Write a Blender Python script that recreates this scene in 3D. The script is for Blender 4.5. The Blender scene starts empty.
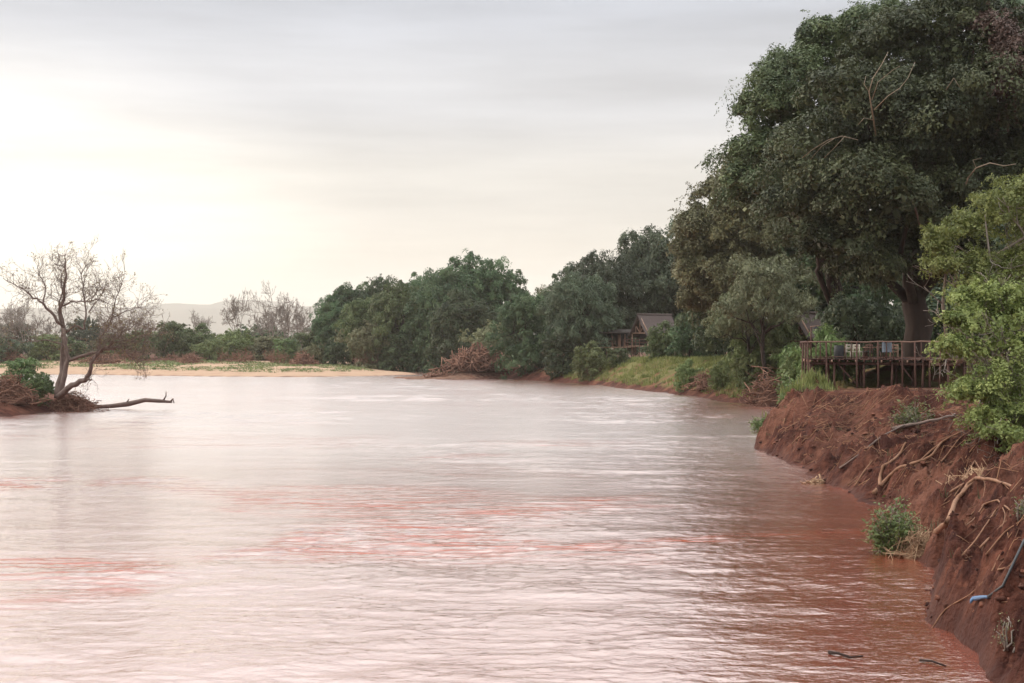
import bpy, math, random
import numpy as np
from mathutils import Vector

SC = bpy.context.scene
COL = SC.collection
F = 1422.0            # focal length of the lens in pixels of a 1024 wide frame
HOR = 345.0           # pixel row of the horizon
CAMZ = 6.0
rad = math.radians
random.seed(7)

# ------------------------------------------------------------------ camera
cam = bpy.data.cameras.new("camera"); camo = bpy.data.objects.new("camera", cam); COL.objects.link(camo)
cam.sensor_width = 36.0; cam.lens = 36.0 * F / 1024.0
cam.shift_y = (HOR - 341.5) / 1024.0
cam.clip_start = 0.1; cam.clip_end = 40000.0
camo.location = (0, 0, CAMZ); camo.rotation_euler = (rad(90), 0, 0)
SC.camera = camo

# ------------------------------------------------------------------ sky, sun, exposure
SUN_AZ, SUN_EL = -62.0, 24.0           # degrees, left of the view direction
sdir = Vector((math.sin(rad(SUN_AZ)) * math.cos(rad(SUN_EL)), math.cos(rad(SUN_AZ)) * math.cos(rad(SUN_EL)), math.sin(rad(SUN_EL))))
wd = bpy.data.worlds.new("World"); SC.world = wd; wd.use_nodes = True
nt = wd.node_tree; N = nt.nodes; L = nt.links
for n in list(N): N.remove(n)
def nd(tree, typ, **kw):
    n = tree.nodes.new(typ)
    for k, v in kw.items():
        if k in n.inputs.keys() if isinstance(k, str) else False: n.inputs[k].default_value = v
        else: setattr(n, k, v)
    return n
out = N.new("ShaderNodeOutputWorld"); bg = N.new("ShaderNodeBackground"); bg.inputs["Strength"].default_value = 0.1
sky = N.new("ShaderNodeTexSky"); sky.sky_type = 'NISHITA'; sky.sun_disc = False
sky.sun_elevation = rad(SUN_EL); sky.sun_rotation = rad(SUN_AZ); sky.dust_density = 3.0
tc = N.new("ShaderNodeTexCoord"); sep = N.new("ShaderNodeSeparateXYZ"); L.new(tc.outputs["Generated"], sep.inputs[0])
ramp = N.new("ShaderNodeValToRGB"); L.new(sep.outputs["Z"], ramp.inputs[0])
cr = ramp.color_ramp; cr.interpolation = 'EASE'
SKYSTOPS = [(0.0, (6.9, 6.3, 5.3)), (0.05, (6.6, 6.05, 5.2)), (0.11, (5.95, 5.7, 5.3)), (0.17, (5.1, 5.15, 5.4)), (0.25, (4.35, 4.6, 5.2)), (0.31, (9.0, 9.2, 9.2)), (0.60, (14.0, 14.2, 14.2)), (0.95, (20.0, 20.0, 19.8))]  # upper stops, beyond the view, raised to brighten water and land
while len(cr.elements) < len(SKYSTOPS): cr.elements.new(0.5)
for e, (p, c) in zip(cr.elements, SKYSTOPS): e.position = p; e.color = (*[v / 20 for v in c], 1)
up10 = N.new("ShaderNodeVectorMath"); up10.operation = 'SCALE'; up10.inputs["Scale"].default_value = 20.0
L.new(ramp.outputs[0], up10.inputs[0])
# cloud streaks
mp = N.new("ShaderNodeMapping"); mp.inputs["Scale"].default_value = (1.6, 1.6, 15.0); mp.inputs["Rotation"].default_value = (0, rad(4), 0)
L.new(tc.outputs["Generated"], mp.inputs[0])
nz = N.new("ShaderNodeTexNoise"); nz.inputs["Scale"].default_value = 2.2; nz.inputs["Detail"].default_value = 6; nz.inputs["Roughness"].default_value = 0.55
L.new(mp.outputs[0], nz.inputs["Vector"])
mr = N.new("ShaderNodeMapRange"); mr.inputs["From Min"].default_value = 0.3; mr.inputs["From Max"].default_value = 0.7; mr.inputs["To Min"].default_value = 0.83; mr.inputs["To Max"].default_value = 1.13
L.new(nz.outputs[0], mr.inputs[0])
# glow of the hidden sun behind the cloud, broken by the same streaks
dot = N.new("ShaderNodeVectorMath"); dot.operation = 'DOT_PRODUCT'; dot.inputs[1].default_value = Vector((math.sin(rad(-24)), math.cos(rad(-24)), .24)).normalized()
sq = N.new("ShaderNodeVectorMath"); sq.operation = 'MULTIPLY'; sq.inputs[1].default_value = (1, 1, 2.8); L.new(tc.outputs["Generated"], sq.inputs[0])
sqn = N.new("ShaderNodeVectorMath"); sqn.operation = 'NORMALIZE'; L.new(sq.outputs[0], sqn.inputs[0]); L.new(sqn.outputs[0], dot.inputs[0])
gl = N.new("ShaderNodeMapRange"); gl.interpolation_type = 'SMOOTHSTEP'; gl.inputs["From Min"].default_value = 0.945; gl.inputs["From Max"].default_value = 1.0
L.new(dot.outputs["Value"], gl.inputs[0])
gm = N.new("ShaderNodeVectorMath"); gm.operation = 'SCALE'; gm.inputs[0].default_value = (3.8, 3.5, 2.9); L.new(gl.outputs[0], gm.inputs["Scale"])
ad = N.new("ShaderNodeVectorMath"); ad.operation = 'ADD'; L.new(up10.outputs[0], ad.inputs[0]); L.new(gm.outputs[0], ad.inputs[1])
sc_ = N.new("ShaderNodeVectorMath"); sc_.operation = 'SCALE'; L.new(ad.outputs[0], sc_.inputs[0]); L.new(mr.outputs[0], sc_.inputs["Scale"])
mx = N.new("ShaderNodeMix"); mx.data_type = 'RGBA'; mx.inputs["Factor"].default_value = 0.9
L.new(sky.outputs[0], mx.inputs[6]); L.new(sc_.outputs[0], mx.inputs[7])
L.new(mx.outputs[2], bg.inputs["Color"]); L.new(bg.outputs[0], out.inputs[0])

sl = bpy.data.lights.new("sun", 'SUN'); sl.energy = 1.5; sl.angle = rad(25); sl.color = (1.0, 0.86, 0.68)
so = bpy.data.objects.new("sun", sl); COL.objects.link(so)
so.rotation_euler = sdir.to_track_quat('Z', 'Y').to_euler()

vs = SC.view_settings
vs.view_transform = 'Standard'; vs.look = 'None'; vs.gamma = 1.0; vs.use_curve_mapping = False; vs.exposure = 0.45
cy = SC.cycles
cy.max_bounces = 6; cy.diffuse_bounces = 3; cy.glossy_bounces = 3; cy.transmission_bounces = 3; cy.volume_bounces = 4; cy.transparent_max_bounces = 8
cy.use_denoising = True
cy.caustics_reflective = False; cy.caustics_refractive = False
cy.sample_clamp_indirect = 6

# ------------------------------------------------------------------ small maths
def P(px, py, Y): return np.array(((px - 512) / F * Y, Y, CAMZ - (py - HOR) / F * Y))
def hash2(ix, iy, seed):
    h = (ix.astype(np.int64) * 374761393 + iy.astype(np.int64) * 668265263 + seed * 974711) & 0x7fffffff
    h = ((h ^ (h >> 13)) * 1274126177) & 0x7fffffff
    h = h ^ (h >> 16)
    return (h & 0xffff) / 65535.0
def vnoise(x, y, seed=0):
    x = np.asarray(x, float); y = np.asarray(y, float)
    ix = np.floor(x); iy = np.floor(y); fx = x - ix; fy = y - iy
    fx = fx * fx * fx * (fx * (fx * 6 - 15) + 10); fy = fy * fy * fy * (fy * (fy * 6 - 15) + 10)
    ix = ix.astype(np.int64); iy = iy.astype(np.int64)
    a = hash2(ix, iy, seed); b = hash2(ix + 1, iy, seed); c = hash2(ix, iy + 1, seed); d = hash2(ix + 1, iy + 1, seed)
    return (a + (b - a) * fx) * (1 - fy) + (c + (d - c) * fx) * fy
def fbm(x, y, o=4, seed=0, gain=0.5):
    t = 0; a = 1.0; s = 0
    for i in range(o):
        t = t + a * (vnoise(x, y, seed + i * 17) - 0.5); s += a; a *= gain
        x, y = x * 1.6 + y * 1.2 + 3.1, y * 1.6 - x * 1.2 - 1.7
    return t / s * 2
def nrm(v): return v / np.maximum(np.linalg.norm(v, axis=-1, keepdims=True), 1e-9)

# ------------------------------------------------------------------ mesh building
class MB:
    def __init__(s): s.v = []; s.f = {3: [], 4: []}; s.n = 0; s.t = []
    def add(s, v, faces, tint=None):
        v = np.asarray(v, float).reshape(-1, 3)
        s.v.append(v); s.t.append(np.full(len(v), 0.5) if tint is None else np.broadcast_to(np.asarray(tint, float), (len(v),)))
        for f in faces:
            f = np.asarray(f, int)
            if len(f): s.f[f.shape[1]].append(f + s.n)
        s.n += len(v)
    def tubes(s, Pn, R, sides=6, tint=None):
        """Pn (n,k,3) polylines, R (n,k) radii"""
        Pn = np.asarray(Pn, float); R = np.asarray(R, float)
        n, k, _ = Pn.shape
        T = np.empty_like(Pn); T[:, 1:-1] = Pn[:, 2:] - Pn[:, :-2]; T[:, 0] = Pn[:, 1] - Pn[:, 0]; T[:, -1] = Pn[:, -1] - Pn[:, -2]
        T = nrm(T); m = np.abs(T.mean(axis=1)); ref = np.eye(3)[np.argmin(m, axis=1)][:, None, :]
        B1 = nrm(np.cross(T, np.broadcast_to(ref, T.shape))); B2 = np.cross(T, B1)
        a = np.arange(sides) / sides * 2 * math.pi
        V = Pn[:, :, None, :] + R[:, :, None, None] * (np.cos(a)[None, None, :, None] * B1[:, :, None, :] + np.sin(a)[None, None, :, None] * B2[:, :, None, :])
        base = (np.arange(n) * k * sides)[:, None, None]
        i = np.arange(k - 1)[None, :, None] * sides; j = np.arange(sides)[None, None, :]; j2 = (j + 1) % sides
        q = np.stack([base + i + j, base + i + j2, base + i + sides + j2, base + i + sides + j], -1).reshape(-1, 4)
        nv = n * k * sides
        caps = np.concatenate([Pn[:, 0], Pn[:, -1]])
        b0 = (np.arange(n) * k * sides)[:, None]; jj = np.arange(sides)[None, :]; jn = (jj + 1) % sides
        c0 = nv + np.arange(n)[:, None]; c1 = nv + n + np.arange(n)[:, None]
        t0 = np.stack([b0 + jn, b0 + jj, np.broadcast_to(c0, (n, sides))], -1).reshape(-1, 3)
        e = b0 + (k - 1) * sides
        t1 = np.stack([e + jj, e + jn, np.broadcast_to(c1, (n, sides))], -1).reshape(-1, 3)
        tt = None
        if tint is not None:
            tint = np.broadcast_to(np.asarray(tint, float), (n,)); tt = np.concatenate([np.repeat(tint, k * sides), tint, tint])
        s.add(np.concatenate([V.reshape(-1, 3), caps]), [q, t0, t1], tt)
    def tube(s, pts, r, sides=7, tint=None):
        pts = np.asarray(pts, float); r = np.broadcast_to(np.asarray(r, float), (len(pts),))
        s.tubes(pts[None], r[None], sides, tint)
    def pole(s, a, b, r, r2=None, sides=8): s.tube([a, (np.asarray(a) + np.asarray(b)) / 2, b], [r, (r + (r2 or r)) / 2, r2 or r], sides)
    def beam(s, a, b, w, h, up=(0, 0, 1)):
        a = np.asarray(a, float); b = np.asarray(b, float); t = nrm(b - a); sd = nrm(np.cross(t, np.asarray(up, float))); u = np.cross(sd, t)
        v = [p + sd * x * w / 2 + u * y * h / 2 for p in (a, b) for x, y in ((-1, -1), (1, -1), (1, 1), (-1, 1))]
        s.add(v, [[(0, 1, 2, 3), (7, 6, 5, 4), (0, 4, 5, 1), (1, 5, 6, 2), (2, 6, 7, 3), (3, 7, 4, 0)]])
    def box(s, c, d):
        c = np.asarray(c, float); d = np.asarray(d, float)
        s.beam(c - (d[0] / 2, 0, 0), c + (d[0] / 2, 0, 0), d[1], d[2])
    def build(s, name, mat, parent=None, smooth=False):
        me = bpy.data.meshes.new(name)
        V = np.concatenate(s.v); me.vertices.add(len(V)); me.vertices.foreach_set("co", V.astype(np.float32).ravel())
        t = np.concatenate(s.f[3]) if s.f[3] else np.zeros((0, 3), int); q = np.concatenate(s.f[4]) if s.f[4] else np.zeros((0, 4), int)
        nl = len(t) * 3 + len(q) * 4
        me.loops.add(nl); me.loops.foreach_set("vertex_index", np.concatenate([t.ravel(), q.ravel()]).astype(np.int32))
        me.polygons.add(len(t) + len(q))
        me.polygons.foreach_set("loop_start", np.concatenate([np.arange(len(t)) * 3, len(t) * 3 + np.arange(len(q)) * 4]).astype(np.int32))
        if smooth: me.polygons.foreach_set("use_smooth", np.ones(len(t) + len(q), bool))
        at = me.attributes.new("tint", 'FLOAT', 'POINT'); at.data.foreach_set("value", np.concatenate(s.t).astype(np.float32))
        me.update(calc_edges=True)
        if mat: me.materials.append(mat)
        o = bpy.data.objects.new(name, me); COL.objects.link(o)
        if parent is not None: o.parent = parent
        return o
def tag(o, label=None, cat=None, group=None, kind=None):
    if label: o["label"] = label
    if cat: o["category"] = cat
    if group: o["group"] = group
    if kind: o["kind"] = kind
    return o
def empty(name, loc, label, cat, group=None):
    o = bpy.data.objects.new(name, None); COL.objects.link(o); o.location = [float(c) for c in loc]; o.empty_display_size = 0.3
    return tag(o, label, cat, group)
def copy_tree(o, parent=None):
    c = o.copy(); COL.objects.link(c)
    if parent is not None: c.parent = parent
    for ch in list(o.children): copy_tree(ch, c)
    return c

# ------------------------------------------------------------------ materials
def new_mat(name):
    m = bpy.data.materials.new(name); m.use_nodes = True
    b = m.node_tree.nodes["Principled BSDF"]; return m, m.node_tree, b
def leaf_mat(name, c_lo, c_hi, trans=0.15, rough=0.55, spread=0.25):
    m, t, b = new_mat(name)
    at = t.nodes.new("ShaderNodeAttribute"); at.attribute_name = "tint"
    oi = t.nodes.new("ShaderNodeObjectInfo")
    geo = t.nodes.new("ShaderNodeNewGeometry")
    ra = t.nodes.new("ShaderNodeMath"); ra.operation = 'MULTIPLY_ADD'; ra.inputs[1].default_value = spread; t.links.new(geo.outputs["Random Per Island"], ra.inputs[0]); t.links.new(at.outputs["Fac"], ra.inputs[2])
    sb = t.nodes.new("ShaderNodeMath"); sb.operation = 'SUBTRACT'; sb.inputs[1].default_value = spread / 2; t.links.new(ra.outputs[0], sb.inputs[0])
    mixc = t.nodes.new("ShaderNodeMix"); mixc.data_type = 'RGBA'; mixc.inputs[6].default_value = (*c_lo, 1); mixc.inputs[7].default_value = (*c_hi, 1)
    t.links.new(sb.outputs[0], mixc.inputs[0])
    hs = t.nodes.new("ShaderNodeHueSaturation")
    r1 = t.nodes.new("ShaderNodeMapRange"); r1.inputs["To Min"].default_value = 0.478; r1.inputs["To Max"].default_value = 0.522; t.links.new(oi.outputs["Random"], r1.inputs[0])
    r2 = t.nodes.new("ShaderNodeMapRange"); r2.inputs["To Min"].default_value = 0.62; r2.inputs["To Max"].default_value = 1.5; t.links.new(oi.outputs["Random"], r2.inputs[0])
    t.links.new(r1.outputs[0], hs.inputs["Hue"]); t.links.new(r2.outputs[0], hs.inputs["Value"]); t.links.new(mixc.outputs[2], hs.inputs["Color"])
    t.links.new(hs.outputs[0], b.inputs["Base Color"]); b.inputs["Roughness"].default_value = rough; b.inputs["Specular IOR Level"].default_value = 0.35
    tr = t.nodes.new("ShaderNodeBsdfTranslucent"); t.links.new(hs.outputs[0], tr.inputs["Color"])
    ms = t.nodes.new("ShaderNodeMixShader"); ms.inputs[0].default_value = trans
    t.links.new(b.outputs[0], ms.inputs[1]); t.links.new(tr.outputs[0], ms.inputs[2])
    t.links.new(ms.outputs[0], t.nodes["Material Output"].inputs["Surface"])
    return m
def noise_mat(name, c1, c2, scale=3.0, stretch=(1, 1, 1), rough=0.85, bump=0.3, bdist=0.03, detail=6, spec=0.3):
    m, t, b = new_mat(name)
    tcn = t.nodes.new("ShaderNodeTexCoord"); mpn = t.nodes.new("ShaderNodeMapping"); mpn.inputs["Scale"].default_value = stretch
    t.links.new(tcn.outputs["Object"], mpn.inputs[0])
    n1 = t.nodes.new("ShaderNodeTexNoise"); n1.inputs["Scale"].default_value = scale; n1.inputs["Detail"].default_value = detail; n1.inputs["Roughness"].default_value = 0.65
    t.links.new(mpn.outputs[0], n1.inputs["Vector"])
    at = t.nodes.new("ShaderNodeAttribute"); at.attribute_name = "tint"
    mm = t.nodes.new("ShaderNodeMath"); mm.operation = 'ADD'; t.links.new(n1.outputs[0], mm.inputs[0]); t.links.new(at.outputs["Fac"], mm.inputs[1])
    rr = t.nodes.new("ShaderNodeMapRange"); rr.inputs["From Min"].default_value = 0.7; rr.inputs["From Max"].default_value = 1.3; t.links.new(mm.outputs[0], rr.inputs[0])
    mixc = t.nodes.new("ShaderNodeMix"); mixc.data_type = 'RGBA'; mixc.inputs[6].default_value = (*c1, 1); mixc.inputs[7].default_value = (*c2, 1)
    t.links.new(rr.outputs[0], mixc.inputs[0]); t.links.new(mixc.outputs[2], b.inputs["Base Color"])
    b.inputs["Roughness"].default_value = rough; b.inputs["Specular IOR Level"].default_value = spec
    bp = t.nodes.new("ShaderNodeBump"); bp.inputs["Strength"].default_value = bump; bp.inputs["Distance"].default_value = bdist
    t.links.new(n1.outputs[0], bp.inputs["Height"]); t.links.new(bp.outputs[0], b.inputs["Normal"])
    return m
M = {}
M["leaf_dark"] = leaf_mat("dark_leaf", (0.040, 0.060, 0.026), (0.120, 0.152, 0.064))
M["leaf_brown"] = leaf_mat("brownish_leaf", (0.060, 0.058, 0.028), (0.140, 0.128, 0.065))
M["leaf_grey"] = leaf_mat("grey_green_leaf", (0.048, 0.072, 0.042), (0.120, 0.154, 0.088))
M["leaf_blue"] = leaf_mat("deep_green_leaf", (0.030, 0.058, 0.027), (0.098, 0.146, 0.062))
M["leaf_olive"] = leaf_mat("olive_leaf", (0.095, 0.100, 0.045), (0.190, 0.190, 0.100))
M["leaf_pale"] = leaf_mat("pale_leaf", (0.085, 0.098, 0.050), (0.195, 0.205, 0.112))
M["leaf_bright"] = leaf_mat("bright_leaf", (0.115, 0.160, 0.042), (0.330, 0.390, 0.130), trans=0.28)
M["leaf_green"] = leaf_mat("green_leaf", (0.055, 0.092, 0.030), (0.135, 0.182, 0.066))
M["leaf_lush"] = leaf_mat("lush_leaf", (0.095, 0.140, 0.046), (0.215, 0.265, 0.100))
M["leaf_red"] = leaf_mat("reddish_leaf", (0.075, 0.045, 0.034), (0.150, 0.095, 0.075))
M["leaf_yellow"] = leaf_mat("yellowing_leaf", (0.140, 0.110, 0.040), (0.300, 0.240, 0.100))
M["grass"] = leaf_mat("grass_blade", (0.095, 0.120, 0.033), (0.270, 0.275, 0.095), trans=0.3)
M["bark"] = noise_mat("bark", (0.018, 0.011, 0.009), (0.055, 0.034, 0.027), 2.5, (1, 1, 0.2), bump=0.8, bdist=0.08)
M["bark_grey"] = noise_mat("grey_bark", (0.17, 0.14, 0.12), (0.34, 0.29, 0.255), 3, (1, 1, 0.3))
M["bark_left"] = noise_mat("reddish_bark", (0.095, 0.066, 0.056), (0.25, 0.185, 0.16), 3, (1, 1, 0.3))
M["dead_pale"] = noise_mat("bleached_wood", (0.20, 0.15, 0.105), (0.36, 0.285, 0.21), 3)
M["dead"] = noise_mat("dead_wood", (0.13, 0.065, 0.040), (0.36, 0.20, 0.125), 3, (1, 1, 1))
M["twig"] = noise_mat("dry_twig", (0.11, 0.052, 0.038), (0.30, 0.165, 0.115), 4, rough=0.9)
M["straw"] = noise_mat("straw", (0.26, 0.15, 0.09), (0.52, 0.36, 0.23), 5, rough=0.9)
M["root"] = noise_mat("root_wood", (0.12, 0.056, 0.036), (0.34, 0.18, 0.105), 5, rough=0.8)
M["wood"] = noise_mat("weathered_timber", (0.050, 0.024, 0.020), (0.150, 0.078, 0.062), 4, (1, 1, 1), rough=0.8)
M["wood_mid"] = noise_mat("worn_timber", (0.13, 0.075, 0.06), (0.27, 0.17, 0.135), 4, rough=0.8)
M["wood_pale"] = noise_mat("pale_timber", (0.24, 0.14, 0.10), (0.42, 0.28, 0.21), 4, rough=0.8)
M["thatch"] = noise_mat("thatch", (0.062, 0.047, 0.045), (0.130, 0.100, 0.095), 6, (1, 1, 5), rough=0.95, bump=0.7, bdist=0.06)
M["canvas"] = noise_mat("tent_canvas", (0.03, 0.024, 0.02), (0.06, 0.045, 0.04), 2, rough=0.9)
M["curtain"] = noise_mat("curtain", (0.38, 0.24, 0.18), (0.50, 0.34, 0.27), 2, (4, 4, 0.5), rough=0.9)
M["darkpaint"] = noise_mat("dark_surface", (0.02, 0.022, 0.025), (0.05, 0.05, 0.055), 3, rough=0.6)
M["bluegrey"] = noise_mat("blue_grey_cloth", (0.10, 0.115, 0.14), (0.17, 0.19, 0.22), 3, rough=0.9)
M["cream"] = noise_mat("cream_paint", (0.42, 0.36, 0.30), (0.60, 0.54, 0.46), 3, rough=0.7)
M["pipe"] = noise_mat("black_plastic", (0.018, 0.02, 0.024), (0.05, 0.055, 0.062), 6, rough=0.45, spec=0.5)
M["bluecloth"] = noise_mat("blue_plastic", (0.06, 0.13, 0.27), (0.14, 0.25, 0.42), 9, rough=0.5, spec=0.5)

# ------------------------------------------------------------------ terrain: shore lines, heights
# x, y, bank height, bank width, sand, grass (0..1)
SH_RIGHT = [(-60, -12, 4.5, 3, 0, 0), (-14, -3, 4.5, 3, 0, 0), (-2, 2.4, 4.5, 3, 0, 0), (5, 6, 4.5, 4, 0, 0), (7.6, 14, 4.6, 5, 0, 0), (8.3, 22, 4.6, 5.2, 0, 0),
  (8.45, 25.2, 4.4, 4.8, 0, 0), (9.05, 28, 4.2, 4.6, 0, 0), (9.2, 29.6, 4.1, 4.5, 0, 0), (9.2, 31.6, 4.0, 4.6, 0, 0), (9.9, 33.7, 4.0, 4.8, 0, 0), (11.0, 37.1, 3.9, 5.2, 0, 0),
  (11.3, 40, 3.8, 5.6, 0, 0), (11.9, 43.8, 3.7, 6, 0, 0), (12.9, 47.4, 3.6, 7.5, 0, 0), (13.6, 52.3, 3.5, 8.5, 0, 0), (13.4, 56, 3.5, 9.5, 0, 0), (13.6, 59.7, 3.4, 10, 0, 0),
  (14.05, 69.4, 3.3, 11, 0, 0), (14.2, 76.9, 3.2, 6.5, 0, 0), (14.0, 81.3, 3.2, 2.3, 0, 0.0), (14.6, 84.5, 3.2, 2.1, 0, .1), (16.2, 88, 3.2, 2.3, 0, .3), (18.6, 96, 3.2, 4, 0, .8),
  (20.5, 105, 3.3, 5, 0, .8), (24, 120, 3.5, 7, 0, .7), (26, 131, 3.6, 8, 0, .6), (25.6, 142, 3.6, 9, 0, .6), (22.9, 150, 3.6, 9, 0, .75), (20.9, 167, 3.7, 9, 0, .85), (17.8, 183, 3.8, 9, 0, .95),
  (14.2, 205, 3.9, 8, 0, .9), (9.2, 224, 3.6, 7, 0, .7), (3, 240, 3.2, 7, 0, .4), (-2, 250, 2.6, 8, .3, .3), (-7, 246, 0.5, 4, .38, 0), (-14, 245, 0.28, 3, .38, 0), (-22.5, 254, 0.25, 3, .38, 0), (-15, 266, 0.3, 3, .38, 0), (-10, 285, 1.2, 12, .6, .2),
  (-15, 310, 1.2, 16, .9, .1), (-22, 335, 1.3, 16, .95, .1), (-25, 322, 1.1, 18, 1, 0), (-18.5, 289, 0.8, 16, 1, 0), (-28, 272, 0.9, 17, 1, 0), (-40, 266, 1.0, 18, 1, 0), (-59, 271, 1.2, 18, 1, 0), (-82, 284, 1.3, 18, 1, 0), (-150, 300, 1.5, 18, 1, 0), (-420, 330, 2, 20, 1, 0)]
SH_CLOSE = [(-900, 330, 2, 20, .5, .3), (-900, -200, 3, 10, 0, .5), (-200, -60, 4, 4, 0, 0)]
ISLET = [(-42.6, 118, 1.2, 3, .25, 0), (-41.4, 124.5, 1.2, 3, .25, 0), (-39.8, 129, 1.1, 3, .25, 0), (-39.0, 134, 0.9, 3, .25, 0), (-41, 141, 0.9, 3, .25, .2), (-46, 152, 1.2, 5, .3, .3), (-58, 166, 1.5, 6, .3, .3), (-90, 172, 2, 8, .4, .3), (-150, 150, 2, 8, .4, .3), (-120, 112, 2, 8, .4, .3), (-60, 108, 1.6, 5, .3, 0)]
RIVER = np.array(SH_RIGHT + SH_CLOSE, float); ISL = np.array(ISLET, float)
def smooth_poly(A, rep=2):           # one Chaikin-like refinement keeping the points
    n = len(A); o = []
    for i in range(n):
        p0, p1, p2, p3 = A[i - 1], A[i], A[(i + 1) % n], A[(i + 2) % n]
        seg = np.hypot(*(p2 - p1)[:2]); k = 4 if seg < 60 else 1
        for j in range(k):
            t = j / k
            q = p1 + (p2 - p1) * t
            if k > 1:
                c = 0.5 * ((2 * p1) + (-p0 + p2) * t + (2 * p0 - 5 * p1 + 4 * p2 - p3) * t * t + (-p0 + 3 * p1 - 3 * p2 + p3) * t ** 3)
                l0 = np.hypot(*(p1 - p0)[:2]); l3 = np.hypot(*(p3 - p2)[:2])
                if l0 < 60 and l3 < 60: q = q.copy(); q[:2] = 0.5 * q[:2] + 0.5 * c[:2]
            o.append(q)
    return np.array(o)
RIVER = smooth_poly(RIVER); ISL = smooth_poly(ISL)
def poly_dist(A, x, y):
    d2 = np.full(x.shape, 1e18); ins = np.zeros(x.shape, bool); n = len(A)
    for i in range(n):
        ax, ay = A[i, :2]; bx, by = A[(i + 1) % n, :2]
        ex, ey = bx - ax, by - ay
        t = np.clip(((x - ax) * ex + (y - ay) * ey) / (ex * ex + ey * ey), 0, 1)
        d2 = np.minimum(d2, (x - ax - t * ex) ** 2 + (y - ay - t * ey) ** 2)
        if ay != by:
            c = ((ay > y) != (by > y)) & (x < (bx - ax) * (y - ay) / (by - ay) + ax); ins ^= c
    return np.sqrt(d2), ins
ALLS = np.concatenate([RIVER, ISL])
def idw(x, y):
    num = np.zeros(x.shape + (4,)); den = np.zeros(x.shape)
    for s in ALLS:
        w = 1.0 / ((x - s[0]) ** 2 + (y - s[1]) ** 2 + 0.3) ** 2
        den += w; num += w[..., None] * s[2:6]
    return num / den[..., None]
def terrain(x, y, detail=True):
    x = np.asarray(x, float); y = np.asarray(y, float)
    # ragged shore: wobble the lookup position
    amp = np.clip((np.hypot(x, y) - 10) / 30, 0, 1)
    wx = x + amp * (fbm(x * .5, y * .5, 3, 11) * 0.5); wy = y + amp * (fbm(x * .5 + 50, y * .5, 3, 12) * 0.5)
    dr, inr = poly_dist(RIVER, wx, wy); di, ini = poly_dist(ISL, wx, wy)
    water = inr & ~ini
    d = np.where(ini, di, np.minimum(dr, di)); d = np.where(inr & ~ini, np.minimum(dr, di), np.where(ini, di, dr))
    par = idw(x, y); H, Wd, sand, grass = [par[..., i] for i in range(4)]
    t = d / Wd
    steep = 1 - sand
    prof = np.where(t < 1, (1 - (1 - np.clip(t, 0, 1)) ** 1.45), 1.0)
    h = H * prof + np.clip(d - Wd, 0, 60) * 0.018 + np.clip((d - Wd) / 25, 0, 1) * 0.4
    far = np.clip((np.hypot(x, y) - 420) / 800, 0, 1)
    h = h * (1 - far) + 3.2 * far
    und = fbm(x * .05, y * .05, 3, 5)
    h = h + und * 0.35 * np.clip((d - Wd) / 6, 0, 1) * (1 - far)
    if detail:
        face = np.clip(t * 14, 0, 1) * np.clip((1.7 - t) / 0.7, 0, 1) * steep
        near = np.clip((115 - np.hypot(x, y)) / 25, 0, 1)
        u = y * 0.80 + x * 0.60; v = x * 0.80 - y * 0.6    # slips run slanting down the bank
        ril = 1 - np.abs(fbm(u * 1.0, v * .22, 3, 21)) * 2
        ril2 = 1 - np.abs(fbm(u * 3.1, v * .6, 3, 22)) * 2
        h = h + face * near * (fbm(x * .38, y * .38, 3, 29) * .75 + (ril - .5) * 0.55 + (ril2 - .5) * 0.26 + fbm(x * 2.2, y * 2.2, 5, 23, .65) * 0.42)
        # undercut ledges: steps near the water's edge
        led = np.clip(fbm(x * .45, y * .45, 3, 24) * 2.5, 0, 1) * near * steep * np.clip(t * 12, 0, 1) * np.clip(1 - t * 1.4, 0, 1)
        h = h + led * 0.6
        nb = np.clip((46 - np.hypot(x, y)) / 6, 0, 1); h = h + nb * steep * np.clip(t * 9, 0, 1) * np.clip(1 - t * 1.6, 0, 1) * np.clip(fbm(x * .8 + 9, y * .8, 4, 27, .6) * 2.2 + .3, 0, 1) * .75
        fs = np.clip(t * 3, 0, 1) * np.clip((1.6 - t), 0, 1) * steep * (1 - near) * np.clip((330 - y) / 60, 0, 1)
        h = h + fs * (fbm(x * .5, y * .5, 4, 25) * 0.7)
        sm = lambda v: np.clip(v, 0, 1) ** 2 * (3 - 2 * np.clip(v, 0, 1))
        h = h + sand * np.clip(d / 5, 0, 1) * fbm(x * .12, y * .12, 3, 26) * 0.25 * (1 - far)
    s3 = lambda v: np.clip(v, 0, 1) ** 2 * (3 - 2 * np.clip(v, 0, 1))
    h = h + 1.45 * s3((y - 92.5) / 4) * s3((d - 3) / 4) * s3((44 - x) / 6) * s3((128 - y) / 12)      # the deck meets higher ground behind
    hw = -np.minimum(d * 0.5, 1.8) - 0.02
    return np.where(water, hw, np.maximum(h, 0.03 + 0 * h)), water, d, t, sand, grass
def gz(x, y, detail=True): return float(terrain(np.array([x]), np.array([y]), detail)[0][0])

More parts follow.
